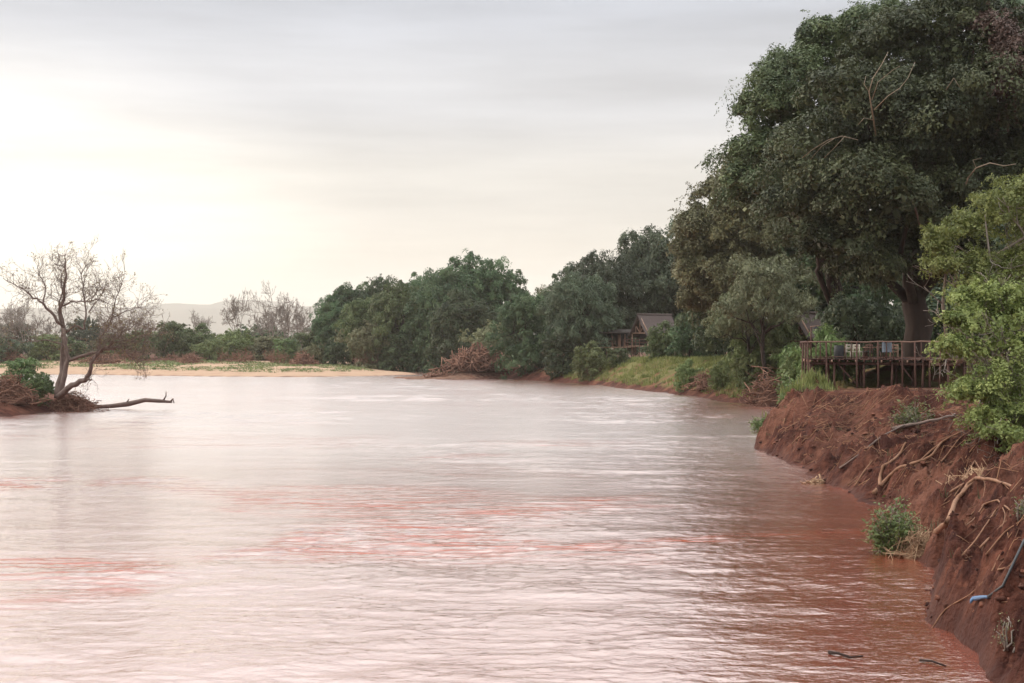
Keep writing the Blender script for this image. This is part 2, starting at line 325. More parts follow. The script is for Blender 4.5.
ang = np.concatenate([np.arange(-180, -30, 4.0), np.arange(-30, -21, .5), np.arange(-21, 4, .11), np.arange(4, 21, .05), np.arange(21, 30, .5), np.arange(30, 180, 4.0)])
rr = [0.6]
while rr[-1] < 14000:
    r = rr[-1]; rr.append(r * (1.12 if r < 18 else 1.0032 if r < 112 else 1.008 if r < 400 else 1.09))
rr = np.array(rr)
A_, R_ = np.meshgrid(np.radians(ang), rr)
GX = (np.sin(A_) * R_); GY = (np.cos(A_) * R_)
gh, gw, gd, gt, gsand, ggrass = terrain(GX.ravel(), GY.ravel())
nr, na = GX.shape
V = np.stack([GX.ravel(), GY.ravel(), gh], -1)
V = np.concatenate([V, [[0, 0, gz(0, 0.3)]]])
i = np.arange(nr - 1)[:, None] * na; j = np.arange(na)[None, :]; j2 = (j + 1) % na
quads = np.stack([i + j, i + j2, i + na + j2, i + na + j], -1).reshape(-1, 4)
fan = np.stack([np.full(na, nr * na), np.arange(na), (np.arange(na) + 1) % na][::1], -1)[:, [0, 2, 1]]
g = MB(); g.add(V, [quads, fan])
m, t, b = new_mat("ground")
def attr(t, n):
    a = t.nodes.new("ShaderNodeAttribute"); a.attribute_name = n; return a
tcn = t.nodes.new("ShaderNodeTexCoord")
def noise(t, vec, scale, detail=5, rough=.6):
    n = t.nodes.new("ShaderNodeTexNoise"); n.inputs["Scale"].default_value = scale; n.inputs["Detail"].default_value = detail; n.inputs["Roughness"].default_value = rough
    t.links.new(vec, n.inputs["Vector"]); return n.outputs[0]
def mrange(t, v, a, b_, c=0., d=1.):
    n = t.nodes.new("ShaderNodeMapRange"); n.inputs[1].default_value = a; n.inputs[2].default_value = b_; n.inputs[3].default_value = c; n.inputs[4].default_value = d; t.links.new(v, n.inputs[0]); return n.outputs[0]
def mixc(t, f, a, b_):
    n = t.nodes.new("ShaderNodeMix"); n.data_type = 'RGBA'
    for k, v in ((0, f), (6, a), (7, b_)):
        if isinstance(v, tuple): n.inputs[k].default_value = (*v, 1)
        elif isinstance(v, float): n.inputs[k].default_value = v
        else: t.links.new(v, n.inputs[k])
    return n.outputs[2]
def mth(t, op, a, b_=None):
    n = t.nodes.new("ShaderNodeMath"); n.operation = op
    for k, v in ((0, a), (1, b_)):
        if v is None: continue
        if isinstance(v, (int, float)): n.inputs[k].default_value = v
        else: t.links.new(v, n.inputs[k])
    return n.outputs[0]
ob = tcn.outputs["Object"]
n_big = noise(t, ob, .35, 5); n_mid = noise(t, ob, 1.6, 6, .65); n_fine = noise(t, ob, 9, 6, .7)
mpn = t.nodes.new("ShaderNodeMapping"); mpn.inputs["Rotation"].default_value = (0, 0, rad(-37)); mpn.inputs["Scale"].default_value = (.55, 2.6, 1.2); t.links.new(ob, mpn.inputs[0])
n_str = noise(t, mpn.outputs[0], 1.3, 7, .7)
soil = mixc(t, mrange(t, n_str, .36, .66), (.033, .012, .010), (.165, .062, .041))
soil = mixc(t, mrange(t, n_mid, .45, .72, 0, .75), soil, (.038, .015, .014))
soil = mixc(t, mrange(t, n_fine, .55, .75, 0, .5), soil, (.27, .125, .085))
soil = mixc(t, mrange(t, n_big, .50, .64, 0, .6), soil, (.215, .097, .066))
soil = mixc(t, mrange(t, n_big, .46, .36, 0, .75), soil, (.040, .015, .013))
sandc = mixc(t, n_mid, (.40, .265, .18), (.50, .355, .26))
sandc = mixc(t, mrange(t, n_big, .5, .7, 0, .5), sandc, (.33, .185, .125))
grs = mixc(t, n_mid, (.095, .095, .035), (.21, .185, .075))
grs = mixc(t, mrange(t, n_big, .53, .62), grs, (.20, .095, .06))
litter = mixc(t, n_mid, (.075, .045, .03), (.16, .105, .07))
a_s = attr(t, "sand").outputs["Fac"]; a_g = attr(t, "grassy").outputs["Fac"]; a_w = attr(t, "wet").outputs["Fac"]; a_l = attr(t, "litter").outputs["Fac"]
c = mixc(t, a_l, soil, litter)
c = mixc(t, mrange(t, mth(t, 'ADD', a_g, mth(t, 'MULTIPLY', mth(t, 'SUBTRACT', n_big, .5), 1.2)), .35, .6), c, grs)
c = mixc(t, mrange(t, mth(t, 'ADD', a_s, mth(t, 'MULTIPLY', mth(t, 'SUBTRACT', n_mid, .5), .4)), .3, .6), c, sandc)
c = mixc(t, a_w, c, (.070, .026, .020))
t.links.new(c, b.inputs["Base Color"])
t.links.new(mrange(t, a_w, 0, 1, .92, .65), b.inputs["Roughness"]); b.inputs["Specular IOR Level"].default_value = .12
bp = t.nodes.new("ShaderNodeBump"); bp.inputs["Strength"].default_value = 1.0; bp.inputs["Distance"].default_value = .11
vo = t.nodes.new("ShaderNodeTexVoronoi"); vo.inputs["Scale"].default_value = 5.5; vo.feature = 'F1'
wv = t.nodes.new("ShaderNodeVectorMath"); wv.operation = 'MULTIPLY_ADD'; nwv = t.nodes.new("ShaderNodeTexNoise"); nwv.inputs["Scale"].default_value = 3; t.links.new(ob, nwv.inputs["Vector"]); wv.inputs[1].default_value = (.5, .5, .5); t.links.new(nwv.outputs["Color"], wv.inputs[0]); t.links.new(ob, wv.inputs[2]); t.links.new(wv.outputs[0], vo.inputs["Vector"])
bsum = mth(t, 'ADD', mth(t, 'MULTIPLY', n_str, .9), mth(t, 'ADD', n_mid, mth(t, 'MULTIPLY', n_fine, .45)))
t.links.new(mth(t, 'SUBTRACT', bsum, mth(t, 'MULTIPLY', vo.outputs["Distance"], .55)), bp.inputs["Height"]); t.links.new(bp.outputs[0], b.inputs["Normal"])
ground = tag(g.build("ground", m, smooth=True), "red earth river banks, pale sandbar and grassy slope", "ground", kind="structure")
def put_attr(o, n, v):
    a = o.data.attributes.new(n, 'FLOAT', 'POINT'); a.data.foreach_set("value", np.concatenate([v, [v[0]]]).astype(np.float32))
put_attr(ground, "sand", gsand * np.clip(1.5 - gd / 45, 0, 1)); put_attr(ground, "grassy", np.clip(ggrass * np.clip(gt * 2.2 + .15, 0, 1), 0, 1))
put_attr(ground, "wet", np.clip(1 - gd / (0.35 + .9 * gsand), 0, 1) * .85); put_attr(ground, "litter", np.clip((gt - 2.3) * .8, 0, 1) * (1 - gsand))

# ------------------------------------------------------------------ water
wang = np.radians(np.concatenate([np.arange(-180, -24, 4.0), np.arange(-24, 22, .07), np.arange(22, 180, 4.0)]))
wr = [0.8]
while wr[-1] < 600:
    r = wr[-1]; wr.append(r * (1.15 if r < 20 else 1.0034 if r < 120 else 1.0042 if r < 300 else 1.1))
wr = np.array(wr)
A_, R_ = np.meshgrid(wang, wr); X = np.sin(A_) * R_; Y = np.cos(A_) * R_
def waves(X, Y):
    sm = lambda v: np.clip(v, 0, 1) ** 2 * (3 - 2 * np.clip(v, 0, 1))
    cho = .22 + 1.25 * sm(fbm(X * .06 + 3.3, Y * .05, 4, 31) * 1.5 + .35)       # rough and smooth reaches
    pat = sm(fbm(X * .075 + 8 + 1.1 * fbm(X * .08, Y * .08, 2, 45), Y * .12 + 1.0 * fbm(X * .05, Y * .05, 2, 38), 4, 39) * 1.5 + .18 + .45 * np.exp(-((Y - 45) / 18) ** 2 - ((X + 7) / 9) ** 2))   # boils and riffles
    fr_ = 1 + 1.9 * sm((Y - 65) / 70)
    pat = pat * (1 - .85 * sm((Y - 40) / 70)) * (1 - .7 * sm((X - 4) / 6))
    z = fbm(X * .13, Y * .22, 3, 32) * .045 * (.6 + .4 * fr_)
    z = z + cho * fbm(X * .20 + .9 * fbm(X * .2, Y * .2, 2, 36), Y * .48 + 1.1 * fbm(X * .12, Y * .16, 2, 43), 4, 33, .45) * .042 * fr_
    z = z + (cho * .019 + pat * .036) * (1 - np.abs(fbm(X * .8 + .5 * fbm(X * .4, Y * .4, 2, 37), Y * 2.2, 3, 34, .6))) ** 2
    z = z + (cho * .7 + pat * 1.6) * fbm(X * 1.6 + .4 * fbm(X * .5, Y * .5, 2, 44), Y * 4.2, 3, 35, .6) * .009
    return z, pat
fade = np.clip((520 - R_) / 300, 0, 1)
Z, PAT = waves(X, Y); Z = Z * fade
nr, na = X.shape
i = np.arange(nr - 1)[:, None] * na; j = np.arange(na)[None, :]; j2 = (j + 1) % na
q = np.stack([i + j, i + j2, i + na + j2, i + na + j], -1).reshape(-1, 4)
w = MB(); w.add(np.stack([X, Y, Z], -1).reshape(-1, 3), [q])
m, t, b = new_mat("muddy_water")
tcn = t.nodes.new("ShaderNodeTexCoord"); mpn = t.nodes.new("ShaderNodeMapping"); mpn.inputs["Scale"].default_value = (1, 1.5, 1); t.links.new(tcn.outputs["Object"], mpn.inputs[0])
n1 = noise(t, mpn.outputs[0], 3.2, 4, .6); n0 = noise(t, mpn.outputs[0], .05, 3, .5); n2 = noise(t, mpn.outputs[0], .7, 4, .6)
b.inputs["Roughness"].default_value = .6; b.inputs["Specular IOR Level"].default_value = 0.0
gls = t.nodes.new("ShaderNodeBsdfGlossy"); gls.inputs["Roughness"].default_value = .07; gls.inputs["Color"].default_value = (1, .985, .96, 1)
frn = t.nodes.new("ShaderNodeFresnel"); frn.inputs["IOR"].default_value = 1.33; mxs = t.nodes.new("ShaderNodeMixShader")
mps = t.nodes.new("ShaderNodeMapping"); mps.inputs["Scale"].default_value = (.16, 1.7, 1); mps.inputs["Rotation"].default_value = (0, 0, rad(8)); t.links.new(tcn.outputs["Object"], mps.inputs[0])
chs = mrange(t, noise(t, mps.outputs[0], 1.6, 7, .68), .46, .62); cha = t.nodes.new("ShaderNodeAttribute"); cha.attribute_name = "churn_gloss_cut"
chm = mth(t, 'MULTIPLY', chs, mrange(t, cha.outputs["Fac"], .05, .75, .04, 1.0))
t.links.new(mth(t, 'MULTIPLY', mth(t, 'POWER', frn.outputs[0], .27), mrange(t, chm, 0, 1, 1.0, .35)), mxs.inputs[0]); t.links.new(b.outputs[0], mxs.inputs[1]); t.links.new(gls.outputs[0], mxs.inputs[2]); t.links.new(mxs.outputs[0], t.nodes["Material Output"].inputs["Surface"])  # streaks in the riffles paint in the weaker reflection of steep facets
t.links.new(mixc(t, n0, (.30, .068, .036), (.36, .094, .053)), b.inputs["Base Color"])
bp = t.nodes.new("ShaderNodeBump"); bp.inputs["Distance"].default_value = .04
bp.inputs["Strength"].default_value = .65; sy = t.nodes.new("ShaderNodeSeparateXYZ"); t.links.new(tcn.outputs["Object"], sy.inputs[0])
t.links.new(mth(t, 'ADD', n1, mth(t, 'MULTIPLY', n2, mrange(t, sy.outputs["Y"], 45, 150, 1.0, 9.0))), bp.inputs["Height"]); 
t.links.new(mrange(t, sy.outputs["Y"], 28, 85, .07, .212), gls.inputs["Roughness"])
for x_ in (b, gls, frn): t.links.new(bp.outputs[0], x_.inputs["Normal"])
M["water"] = m
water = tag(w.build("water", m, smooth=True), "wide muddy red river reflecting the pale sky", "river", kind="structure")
at = water.data.attributes.new("churn_gloss_cut", 'FLOAT', 'POINT'); at.data.foreach_set("value", PAT.ravel().astype(np.float32))

# ------------------------------------------------------------------ hills
hb = MB()
HS = 2.7; xs = np.linspace(-4200, 4200, 260); ys = np.linspace(3300, 5200, 50)
HX, HY = np.meshgrid(xs, ys)
env = np.sin(np.clip((HY - 3300) / 1900, 0, 1) * math.pi) ** .8
HZ = env * (118 + 45 * fbm(HX * .0011 + 4, HY * .0008, 2, 41) + 34 * fbm(HX * .004, HY * .004, 4, 42)) + 1
i = np.arange(49)[:, None] * 260; j = np.arange(259)[None, :]
HZ = HZ * .93; hb.add(np.stack([HX * HS, HY * HS, HZ * HS], -1).reshape(-1, 3), [np.stack([i + j, i + j + 1, i + 261 + j, i + 260 + j], -1).reshape(-1, 4)])
tag(hb.build("hills", noise_mat("bush_covered_hill", (.06, .06, .04), (.16, .13, .10), .02, rough=.95), smooth=True), "low pale hills on the horizon", "hills", kind="structure")

# ------------------------------------------------------------------ foliage generators
def leaves(mb, C, OUT, size, aspect, tint, rng, droop=.4, upb=.75, jit=.6):
    n = len(C)
    nn = nrm(OUT * .7 + rng.normal(size=(n, 3)) * jit + np.array((0, 0, upb)))
    a = rng.normal(size=(n, 3)) + OUT * .4; a[:, 2] -= droop
    a = nrm(a - nn * (a * nn).sum(1, keepdims=True)); bb = np.cross(nn, a)
    Ls = (size * rng.choice([.6, .8, 1., 1.25, 1.6], n, p=[.2, .25, .25, .2, .1]) * rng.uniform(.85, 1.15, n))[:, None]; Ws = Ls * aspect
    v = np.stack([C - a * Ls * .5, C + bb * Ws * .5 - a * Ls * .05, C + a * Ls * .5, C - bb * Ws * .5 - a * Ls * .05], 1).reshape(-1, 3)
    f = np.arange(n * 4).reshape(-1, 4)
    mb.add(v, [f], np.repeat(tint, 4))
def clumps_from_lobes(lobes, per_m2, rng, inner=.62, bottom=.35):
    """lobes (n,6); clump centres on and just under the lobes' surfaces"""
    lobes = np.asarray(lobes, float); C = []; O = []
    for k, l in enumerate(lobes):
        c, r = l[:3], l[3:]
        area = 4 * math.pi * ((r[0] * r[1]) ** 1.6 / 3 + (r[0] * r[2]) ** 1.6 / 3 + (r[1] * r[2]) ** 1.6 / 3) ** (1 / 1.6)
        n = max(6, int(area * per_m2)); d = nrm(rng.normal(size=(n, 3)))
        d = d[(d[:, 2] > -.2) | (rng.random(n) < bottom)]
        p = c + d * r * rng.uniform(.72, 1.06, len(d))[:, None]
        keep = np.ones(len(p), bool)
        for k2, l2 in enumerate(lobes):
            if k2 == k: continue
            q = (((p - l2[:3]) / l2[3:]) ** 2).sum(1); keep &= q > inner ** 2
        C.append(p[keep]); O.append(nrm(d / r)[keep])
    return np.concatenate(C), np.concatenate(O)
def foliage(mb, lobes, rng, per_m2=.45, n_leaf=60, csize=.9, leaf=.35, aspect=.45, droop=.4, flat=.55, hang=.3, gaps=.12, inner=.62, bottom=.35, tintvar=.28, core=14, tassel=0., tlen=2.):
    C, O = clumps_from_lobes(lobes, per_m2, rng, inner, bottom)
    k = rng.random(len(C)) > gaps; C, O = C[k], O[k]
    n = len(C); wis = rng.random(n) < .14; C = C + O * (wis * rng.uniform(.25, .65, n) * csize)[:, None]
    nl = rng.integers(int(n_leaf * .5), int(n_leaf * 1.5), n)
    idx = np.repeat(np.arange(n), nl); m = len(idx)
    cs = (csize * rng.uniform(.45, 1.35, n) * np.where(wis, .6, 1))[idx]
    up = nrm(O * .75 + np.array((0, 0, .55)))[idx]
    d = nrm(nrm(rng.normal(size=(m, 3))) + up * .75)
    rr1 = np.where(rng.random(m) < .8, rng.uniform(.8, 1.08, m), rng.uniform(.2, .9, m))
    off = d * rr1[:, None] * np.array((1.0, 1.0, flat + .15))
    off[:, 2] -= hang * (off[:, :2] ** 2).sum(1) * .8
    pos = C[idx] + off * cs[:, None] + rng.normal(size=(m, 3)) * .12 * cs[:, None]
    tint = np.clip(.5 + rng.normal(size=n) * tintvar, 0, 1)[idx]
    leaves(mb, pos, d, leaf, aspect, tint, rng, droop, .25, .38)
    lo = np.asarray(lobes, float); vol = lo[:, 3] * lo[:, 4] + .2; nc = np.maximum(4, (core * vol * .9 / (leaf / .35) ** 1.2).astype(int)) if core else None
    if tassel:
        k = int(n * tassel); pick = rng.integers(0, n, k); npt = 46
        dd = nrm(O[pick] + rng.normal(size=(k, 3)) * .45 + np.array((0, 0, .1))); ln = (tlen * rng.uniform(.45, 1.2, k))[:, None, None]
        t = rng.uniform(0, 1, (k, npt, 1)); fall = rng.uniform(.35, 1.0, (k, 1, 1))
        pp = C[pick][:, None, :] + dd[:, None, :] * (csize * .5 + ln * t) - np.array((0, 0, 1.)) * ln * fall * t ** 2
        pp = pp + rng.normal(size=pp.shape) * (.17 * csize * (1.15 - t)) + rng.normal(size=pp.shape) * .03
        leaves(mb, pp.reshape(-1, 3), np.repeat(dd, npt, 0), leaf * .85, aspect * .8, np.repeat(np.clip(.5 + rng.normal(size=k) * tintvar, 0, 1), npt), rng, droop + .6, .3, .5)
    if core:
        ii = np.repeat(np.arange(len(lo)), nc); d = nrm(rng.normal(size=(len(ii), 3))) * rng.uniform(.2, .85, len(ii))[:, None]
        leaves(mb, lo[ii, :3] + d * lo[ii, 3:], d, leaf * 1.9, .6, np.clip(.5 + rng.normal(size=len(ii)) * .25, 0, 1), rng, .3, .3, .9)
    return C
def bent(a, b, rng, k=5, wob=.08, sag=0.):
    a = np.asarray(a, float); b = np.asarray(b, float); t = np.linspace(0, 1, k)[:, None]
    ln = np.linalg.norm(b - a); p = a + (b - a) * t + rng.normal(size=(k, 3)) * ln * wob * np.sin(t * math.pi)
    p[:, 2] += sag * ln * np.sin(t[:, 0] * math.pi)
    return p
def trunk_and_limbs(mb, base, top, r, targets, rng, sides=9, flare=1.5):
    p = bent(base, top, rng, 6, .03); mb.tube(p, np.linspace(r * flare, r * .62, 6) * np.array([1, .78, .95, .97, 1, 1]), sides)
    for tg in targets:
        s = p[rng.integers(3, 6)]; q = bent(s, tg, rng, 6, .07, .06); mb.tube(q, np.linspace(r * .42, r * .05, 6), 6)
def round_lobes(rng, w, h, n, zmin=.25, rmin=.16, rmax=.28, flat=.8):
    """lobes filling an uneven crown w wide, h high, standing on z=0"""
    o = [(0, 0, h * max(.55, zmin + .18), w * .3, w * .3, h * min(.34, (1 - zmin) * .42))]
    for _ in range(n):
        a = rng.uniform(0, 2 * math.pi); z = rng.uniform(zmin, .92); prof = math.sqrt(max(0.05, 1 - ((z - .5) / .5) ** 2)) if z > .5 else 1
        rad_ = w * .5 * prof * rng.uniform(.45, .92); rl = w * rng.uniform(rmin, rmax) * (.8 if z > .75 else 1)
        o.append((math.cos(a) * max(0, rad_ - rl * .4), math.sin(a) * max(0, rad_ - rl * .4), h * z - rl * .3, rl, rl, rl * flat))
    return o
def grow(rng, start, d, ln, r, depth, out, spread=.6, up=.15, nch=(2, 4), shrink=.68, k=4):
    p = [np.asarray(start, float)]; d = nrm(np.asarray(d, float))
    for _ in range(k - 1):
        d = nrm(d + rng.normal(size=3) * .17 + np.array((0, 0, up * .3))); p.append(p[-1] + d * ln / (k - 1))
    out.append((np.array(p), np.linspace(r, r * .55, k), depth))
    if depth == 0: return
    for c in range(rng.integers(nch[0], nch[1] + 1)):
        i = rng.integers(1, k); s = p[i] if c else p[-1]
        dd = nrm(d + rng.normal(size=3) * spread + np.array((0, 0, up)))
        grow(rng, s, dd, ln * shrink * rng.uniform(.75, 1.2), r * (.55 if c else .6), depth - 1, out, spread, up, nch, shrink, k)
def add_branches(mb, br, thick=5, thin=3, minr=0.):
    for lo, hi, sides in ((.03, 99, thick), (0, .03, thin)):
        s = [b for b in br if lo <= b[1][0] < hi]
        if s: mb.tubes(np.stack([b[0] for b in s]), np.maximum(np.stack([b[1] for b in s]), minr), sides)

# ------------------------------------------------------------------ tree prototypes: an Empty > trunk, crown; 16 m high and 16 m wide before scaling
PROTO = {}
def proto_tree(key, name, seed, matl, bark="bark", w=16, h=16, n=22, leaf=.33, per=.30, nleaf=190, csize=1.0, tassel=.35, tlen=1.8, hang=.3, zmin=.22, rmin=.15, rmax=.26, flat=.8, aspect=.45, droop=.4, gaps=.12, trunk_r=.42, inner=.62, bottom=.35, tintvar=.28):
    rng = np.random.default_rng(seed); lo = round_lobes(rng, w, h, n, zmin, rmin, rmax, flat)
    root = bpy.data.objects.new(name, None); COL.objects.link(root)
    tb = MB(); trunk_and_limbs(tb, (0, 0, -.6), (rng.uniform(-.6, .6), rng.uniform(-.6, .6), h * .5), trunk_r, [np.array(l[:3]) for l in lo[1:10]], rng)
    tb.build("trunk", M[bark], root, True)
    cb = MB(); foliage(cb, lo, rng, per, nleaf, csize, leaf, aspect, droop, .55, hang, gaps, inner, bottom, tintvar, tassel=tassel, tlen=tlen); cb.build("crown", M[matl], root)
    PROTO[key] = [root, w, h, False]
proto_tree("dense1", "broadleaf_tree", 1, "leaf_blue")
proto_tree("dense2", "broadleaf_tree", 2, "leaf_blue", n=28, rmin=.12, rmax=.22)
proto_tree("dense3", "broadleaf_tree", 3, "leaf_dark", n=24, zmin=.15, rmin=.14, rmax=.24, hang=.5)
proto_tree("droop", "broadleaf_tree", 4, "leaf_grey", n=30, rmin=.10, rmax=.20, hang=.7, flat=.9, droop=1.0, csize=1.1, tassel=.9, tlen=2.2)
proto_tree("feather", "acacia_tree", 5, "leaf_olive", n=26, w=12, h=12, zmin=.52, rmin=.09, rmax=.19, flat=.45, leaf=.24, aspect=.3, per=.6, nleaf=80, csize=.65, tassel=.6, tlen=1.2, hang=.6, gaps=.2, trunk_r=.22, droop=.7)
proto_tree("bushy1", "bush", 6, "leaf_green", n=14, w=6, h=5, zmin=.08, rmin=.14, rmax=.26, leaf=.24, per=1.2, nleaf=60, csize=.5, tassel=.5, tlen=.9, trunk_r=.10, bottom=.6)
proto_tree("bushy2", "bush", 8, "leaf_lush", n=18, w=6, h=4.5, zmin=.08, rmin=.12, rmax=.22, leaf=.22, per=1.3, nleaf=60, csize=.45, tassel=.5, tlen=.9, trunk_r=.08, bottom=.6)
proto_tree("bushy3", "bush", 9, "leaf_green", n=20, w=7, h=4, zmin=.06, rmin=.10, rmax=.2, leaf=.22, per=1.3, nleaf=60, csize=.42, tassel=.5, tlen=.8, trunk_r=.08, bottom=.6)
GRP = {"broadleaf_tree": "broadleaf trees lining the banks", "acacia_tree": "pale acacia trees on the right bank", "bush": "bushes along the river banks"}
CAT = {"broadleaf_tree": "tree", "acacia_tree": "tree", "bush": "bush", "bare_tree": "tree", "dry_shrub": "shrub"}
prng = np.random.default_rng(99)
def place(key, xl, xr, ytop, Yd, label, mat=None, rot=None, group=None, sink=0.):
    pr = PROTO[key]; root, w0, h0, used = pr
    o = copy_tree(root) if used else root; pr[3] = True
    x = ((xl + xr) / 2 - 512) / F * Yd; zb = gz(x, Yd, False) - sink
    wd_ = (xr - xl) / F * Yd; ht = CAMZ - (ytop - HOR) / F * Yd - zb
    o.location = (x, Yd, zb); s = max(wd_ / w0, ht / h0 / 1.25)
    if zb < .2: print('LOW', label, x, Yd, zb)
    o.scale = (s, s, max(ht, .5) / h0); o.rotation_euler = (0, 0, prng.uniform(0, 6.28) if rot is None else rot)
    nm = o.name.split(".")[0]; tag(o, label, CAT[nm], group or GRP.get(nm))
    if mat:
        for ch in o.children:
            if ch.name.startswith("crown"): ch.material_slots[0].link = 'OBJECT'; ch.material_slots[0].material = M[mat]
    return o

# ---- bare tree prototype
def proto_bare(key, seed, name="bare_tree", mat="bark_grey", h=14, depth=7, r=.28):
    rng = np.random.default_rng(seed); root = bpy.data.objects.new(name, None); COL.objects.link(root)
    br = []; tp = bent((0, 0, -.5), (rng.uniform(-.4, .4), 0, h * .28), rng, 4, .03)
    tb = MB(); tb.tube(tp, np.linspace(r * 1.2, r * .8, 4), 7)
    for c in range(4):
        a = c * 1.57 + rng.uniform(-.4, .4); grow(rng, tp[-1 - (c % 2)], (math.cos(a) * .65, math.sin(a) * .65, 1), h * .30, r * .62, depth - 1, br, .55, .16, (2, 3), .74)
    zmax = max(b[0][:, 2].max() for b in br); wmax = max(np.abs(b[0][:, :2]).max() for b in br) * 2
    add_branches(tb, [b for b in br if b[2] >= 3], minr=.055); tb.build("trunk", M[mat], root, True)
    cb = MB(); add_branches(cb, [b for b in br if b[2] < 3], minr=.042); cb.build("crown", M[mat], root)
    PROTO[key] = [root, wmax, zmax, False]
GRP["bare_tree"] = "leafless trees beyond the sandbar"; GRP["dry_shrub"] = "dry brown shrubs along the banks"
proto_bare("bare1", 11); proto_bare("bare2", 12)
def proto_shrub(key, seed):
    rng = np.random.default_rng(seed); br = []
    for c in range(26):
        a = rng.uniform(0, 6.28); s = rng.uniform(.2, 1.2); grow(rng, (math.cos(a) * s, math.sin(a) * s, 0), (math.cos(a) * .8, math.sin(a) * .8, rng.uniform(.3, 1.2)), 1.0, .035, 3, br, .6, .05, (2, 3), .75)
    mb = MB(); add_branches(mb, br, minr=.022); o = mb.build("dry_shrub", M["twig"])
    zmax = max(b[0][:, 2].max() for b in br); wmax = max(np.abs(b[0][:, :2]).max() for b in br) * 2
    PROTO[key] = [o, wmax, zmax, False]
proto_shrub("shrub1", 13); proto_shrub("shrub2", 14)

# ------------------------------------------------------------------ the giant trees over the deck
def px_lobes(rows, rng, dup=2, dy=3.5):
    o = []
    for (px, py, rp, Yd) in rows:
        for k in range(dup):
            yy = Yd + (k - (dup - 1) / 2) * dy + rng.uniform(-1, 1); c = P(px + rng.uniform(-5, 5), py + rng.uniform(-5, 5), yy); r = rp / F * yy
            o.append((*c, r, r * 1.0, r * .85))
    return o
def sub_lobes(lobes, rng, n=7, f=(.28, .56)):
    o = []
    for l in lobes:
        o.append((*l[:3], l[3] * .72, l[4] * .72, l[5] * .72))
        for _ in range(n):
            d = nrm(rng.normal(size=3)); d[2] = abs(d[2]) * .9 - .3; s = rng.uniform(*f)
            c = np.array(l[:3]) + d * np.array(l[3:]) * .86; o.append((*c, l[3] * s, l[4] * s, l[5] * s * .8))
    return o
def giant(name, label, base_px, Yd, fork_py, r, rows, mat, seed, limbs=14, leaf=.235, per=.30, nleaf=320, csize=1.0, hang=.45, inner=.72, tassel=.9, extra=None, group="giant trees towering over the deck", sub=7):
    rng = np.random.default_rng(seed)
    bx = P(base_px, 390, Yd); zb = gz(bx[0], Yd, False); root = empty(name, (bx[0], Yd, zb), label, "tree", group); o0 = np.array((bx[0], Yd, zb))
    lo = px_lobes(rows, rng); sl_ = sub_lobes(lo, rng, sub); sl_ = [(*(np.array(l[:3]) - o0), *l[3:]) for l in sl_]
    tb = MB(); top = P(base_px - 6, fork_py, Yd) - o0
    trunk_and_limbs(tb, (0, 0, -.8), top, r, [np.array(l[:3]) - o0 for l in [lo[q] for q in rng.permutation(len(lo))[:limbs]]], rng, 14, 1.35)
    if extra: extra(tb, o0, rng)
    tb.build("trunk", M["bark"], root, True)
    cb = MB(); foliage(cb, sl_, rng, per, nleaf, csize, leaf, .48, .6, .6, hang, .20, inner, .45, tassel=tassel, tlen=2.3); cb.build("crown", M[mat], root)
    return root, o0, rng
rowsA = [(905, 50, 52, 96), (965, 25, 58, 97), (935, 75, 45, 100), (880, 150, 48, 99), (980, 160, 50, 100), (925, 230, 40, 99),  (865, 105, 50, 93), (930, 120, 55, 91), (1000, 100, 55, 93), (850, 180, 48, 92), (815, 150, 42, 95), (900, 200, 52, 90), (800, 205, 42, 95), (960, 205, 48, 93), (1015, 190, 45, 95), (845, 245, 36, 93), (885, 262, 30, 95), (950, 262, 34, 98), (1040, 60, 60, 96)]
tA, oA, rA = giant("broadleaf_tree", "biggest dark tree with thick trunk rising behind the wooden deck", 917, 99, 255, .95, rowsA, "leaf_dark", 51, 16)
rowsB = [(835, 44, 40, 108), (872, 36, 36, 108), (880, 22, 22, 106), (788, 84, 22, 108),  (805, 72, 34, 108), (780, 110, 36, 108), (815, 110, 40, 106), (757, 150, 32, 108), (790, 160, 40, 106), (765, 190, 36, 106)]
giant("broadleaf_tree", "tall dark tree whose rounded crown makes the sloping left skyline", 836, 111, 260, .6, rowsB, "leaf_dark", 52, 10)
rowsC = [(722, 200, 34, 162), (708, 238, 26, 162), (738, 225, 40, 160), (716, 270, 30, 162), (738, 266, 34, 160), (768, 235, 38, 160), (702, 294, 18, 163), (735, 292, 18, 162), (770, 270, 28, 160), (748, 182, 34, 162), (696, 225, 14, 162), (698, 262, 15, 162)]
giant("broadleaf_tree", "brownish green tree with hanging crown at the left end of the giant trees", 756, 170, 310, .7, rowsC, "leaf_brown", 53, 9, hang=.8, leaf=.31, per=.24, nleaf=280)
rowsD = [(1010, 20, 40, 116), (1060, 50, 60, 118), (1050, 140, 60, 118), (1090, 220, 60, 118), (1010, 260, 45, 118), (980, 300, 40, 118), (1040, 290, 50, 118)]
giant("broadleaf_tree", "dark tree filling the right edge behind the bright green bush", 1010, 118, 260, .6, rowsD, "leaf_grey", 54, 8, leaf=.36)
rowsE = [(998, 38, 9, 92.5), (1012, 52, 11, 92), (1024, 72, 12, 92), (988, 26, 6, 93), (1008, 84, 6, 92), (1030, 48, 12, 92)]
giant("broadleaf_tree", "tree with a dull red crown showing at the top right corner", 1032, 104, 120, .35, rowsE, "leaf_red", 55, 5, sub=5, csize=.7)
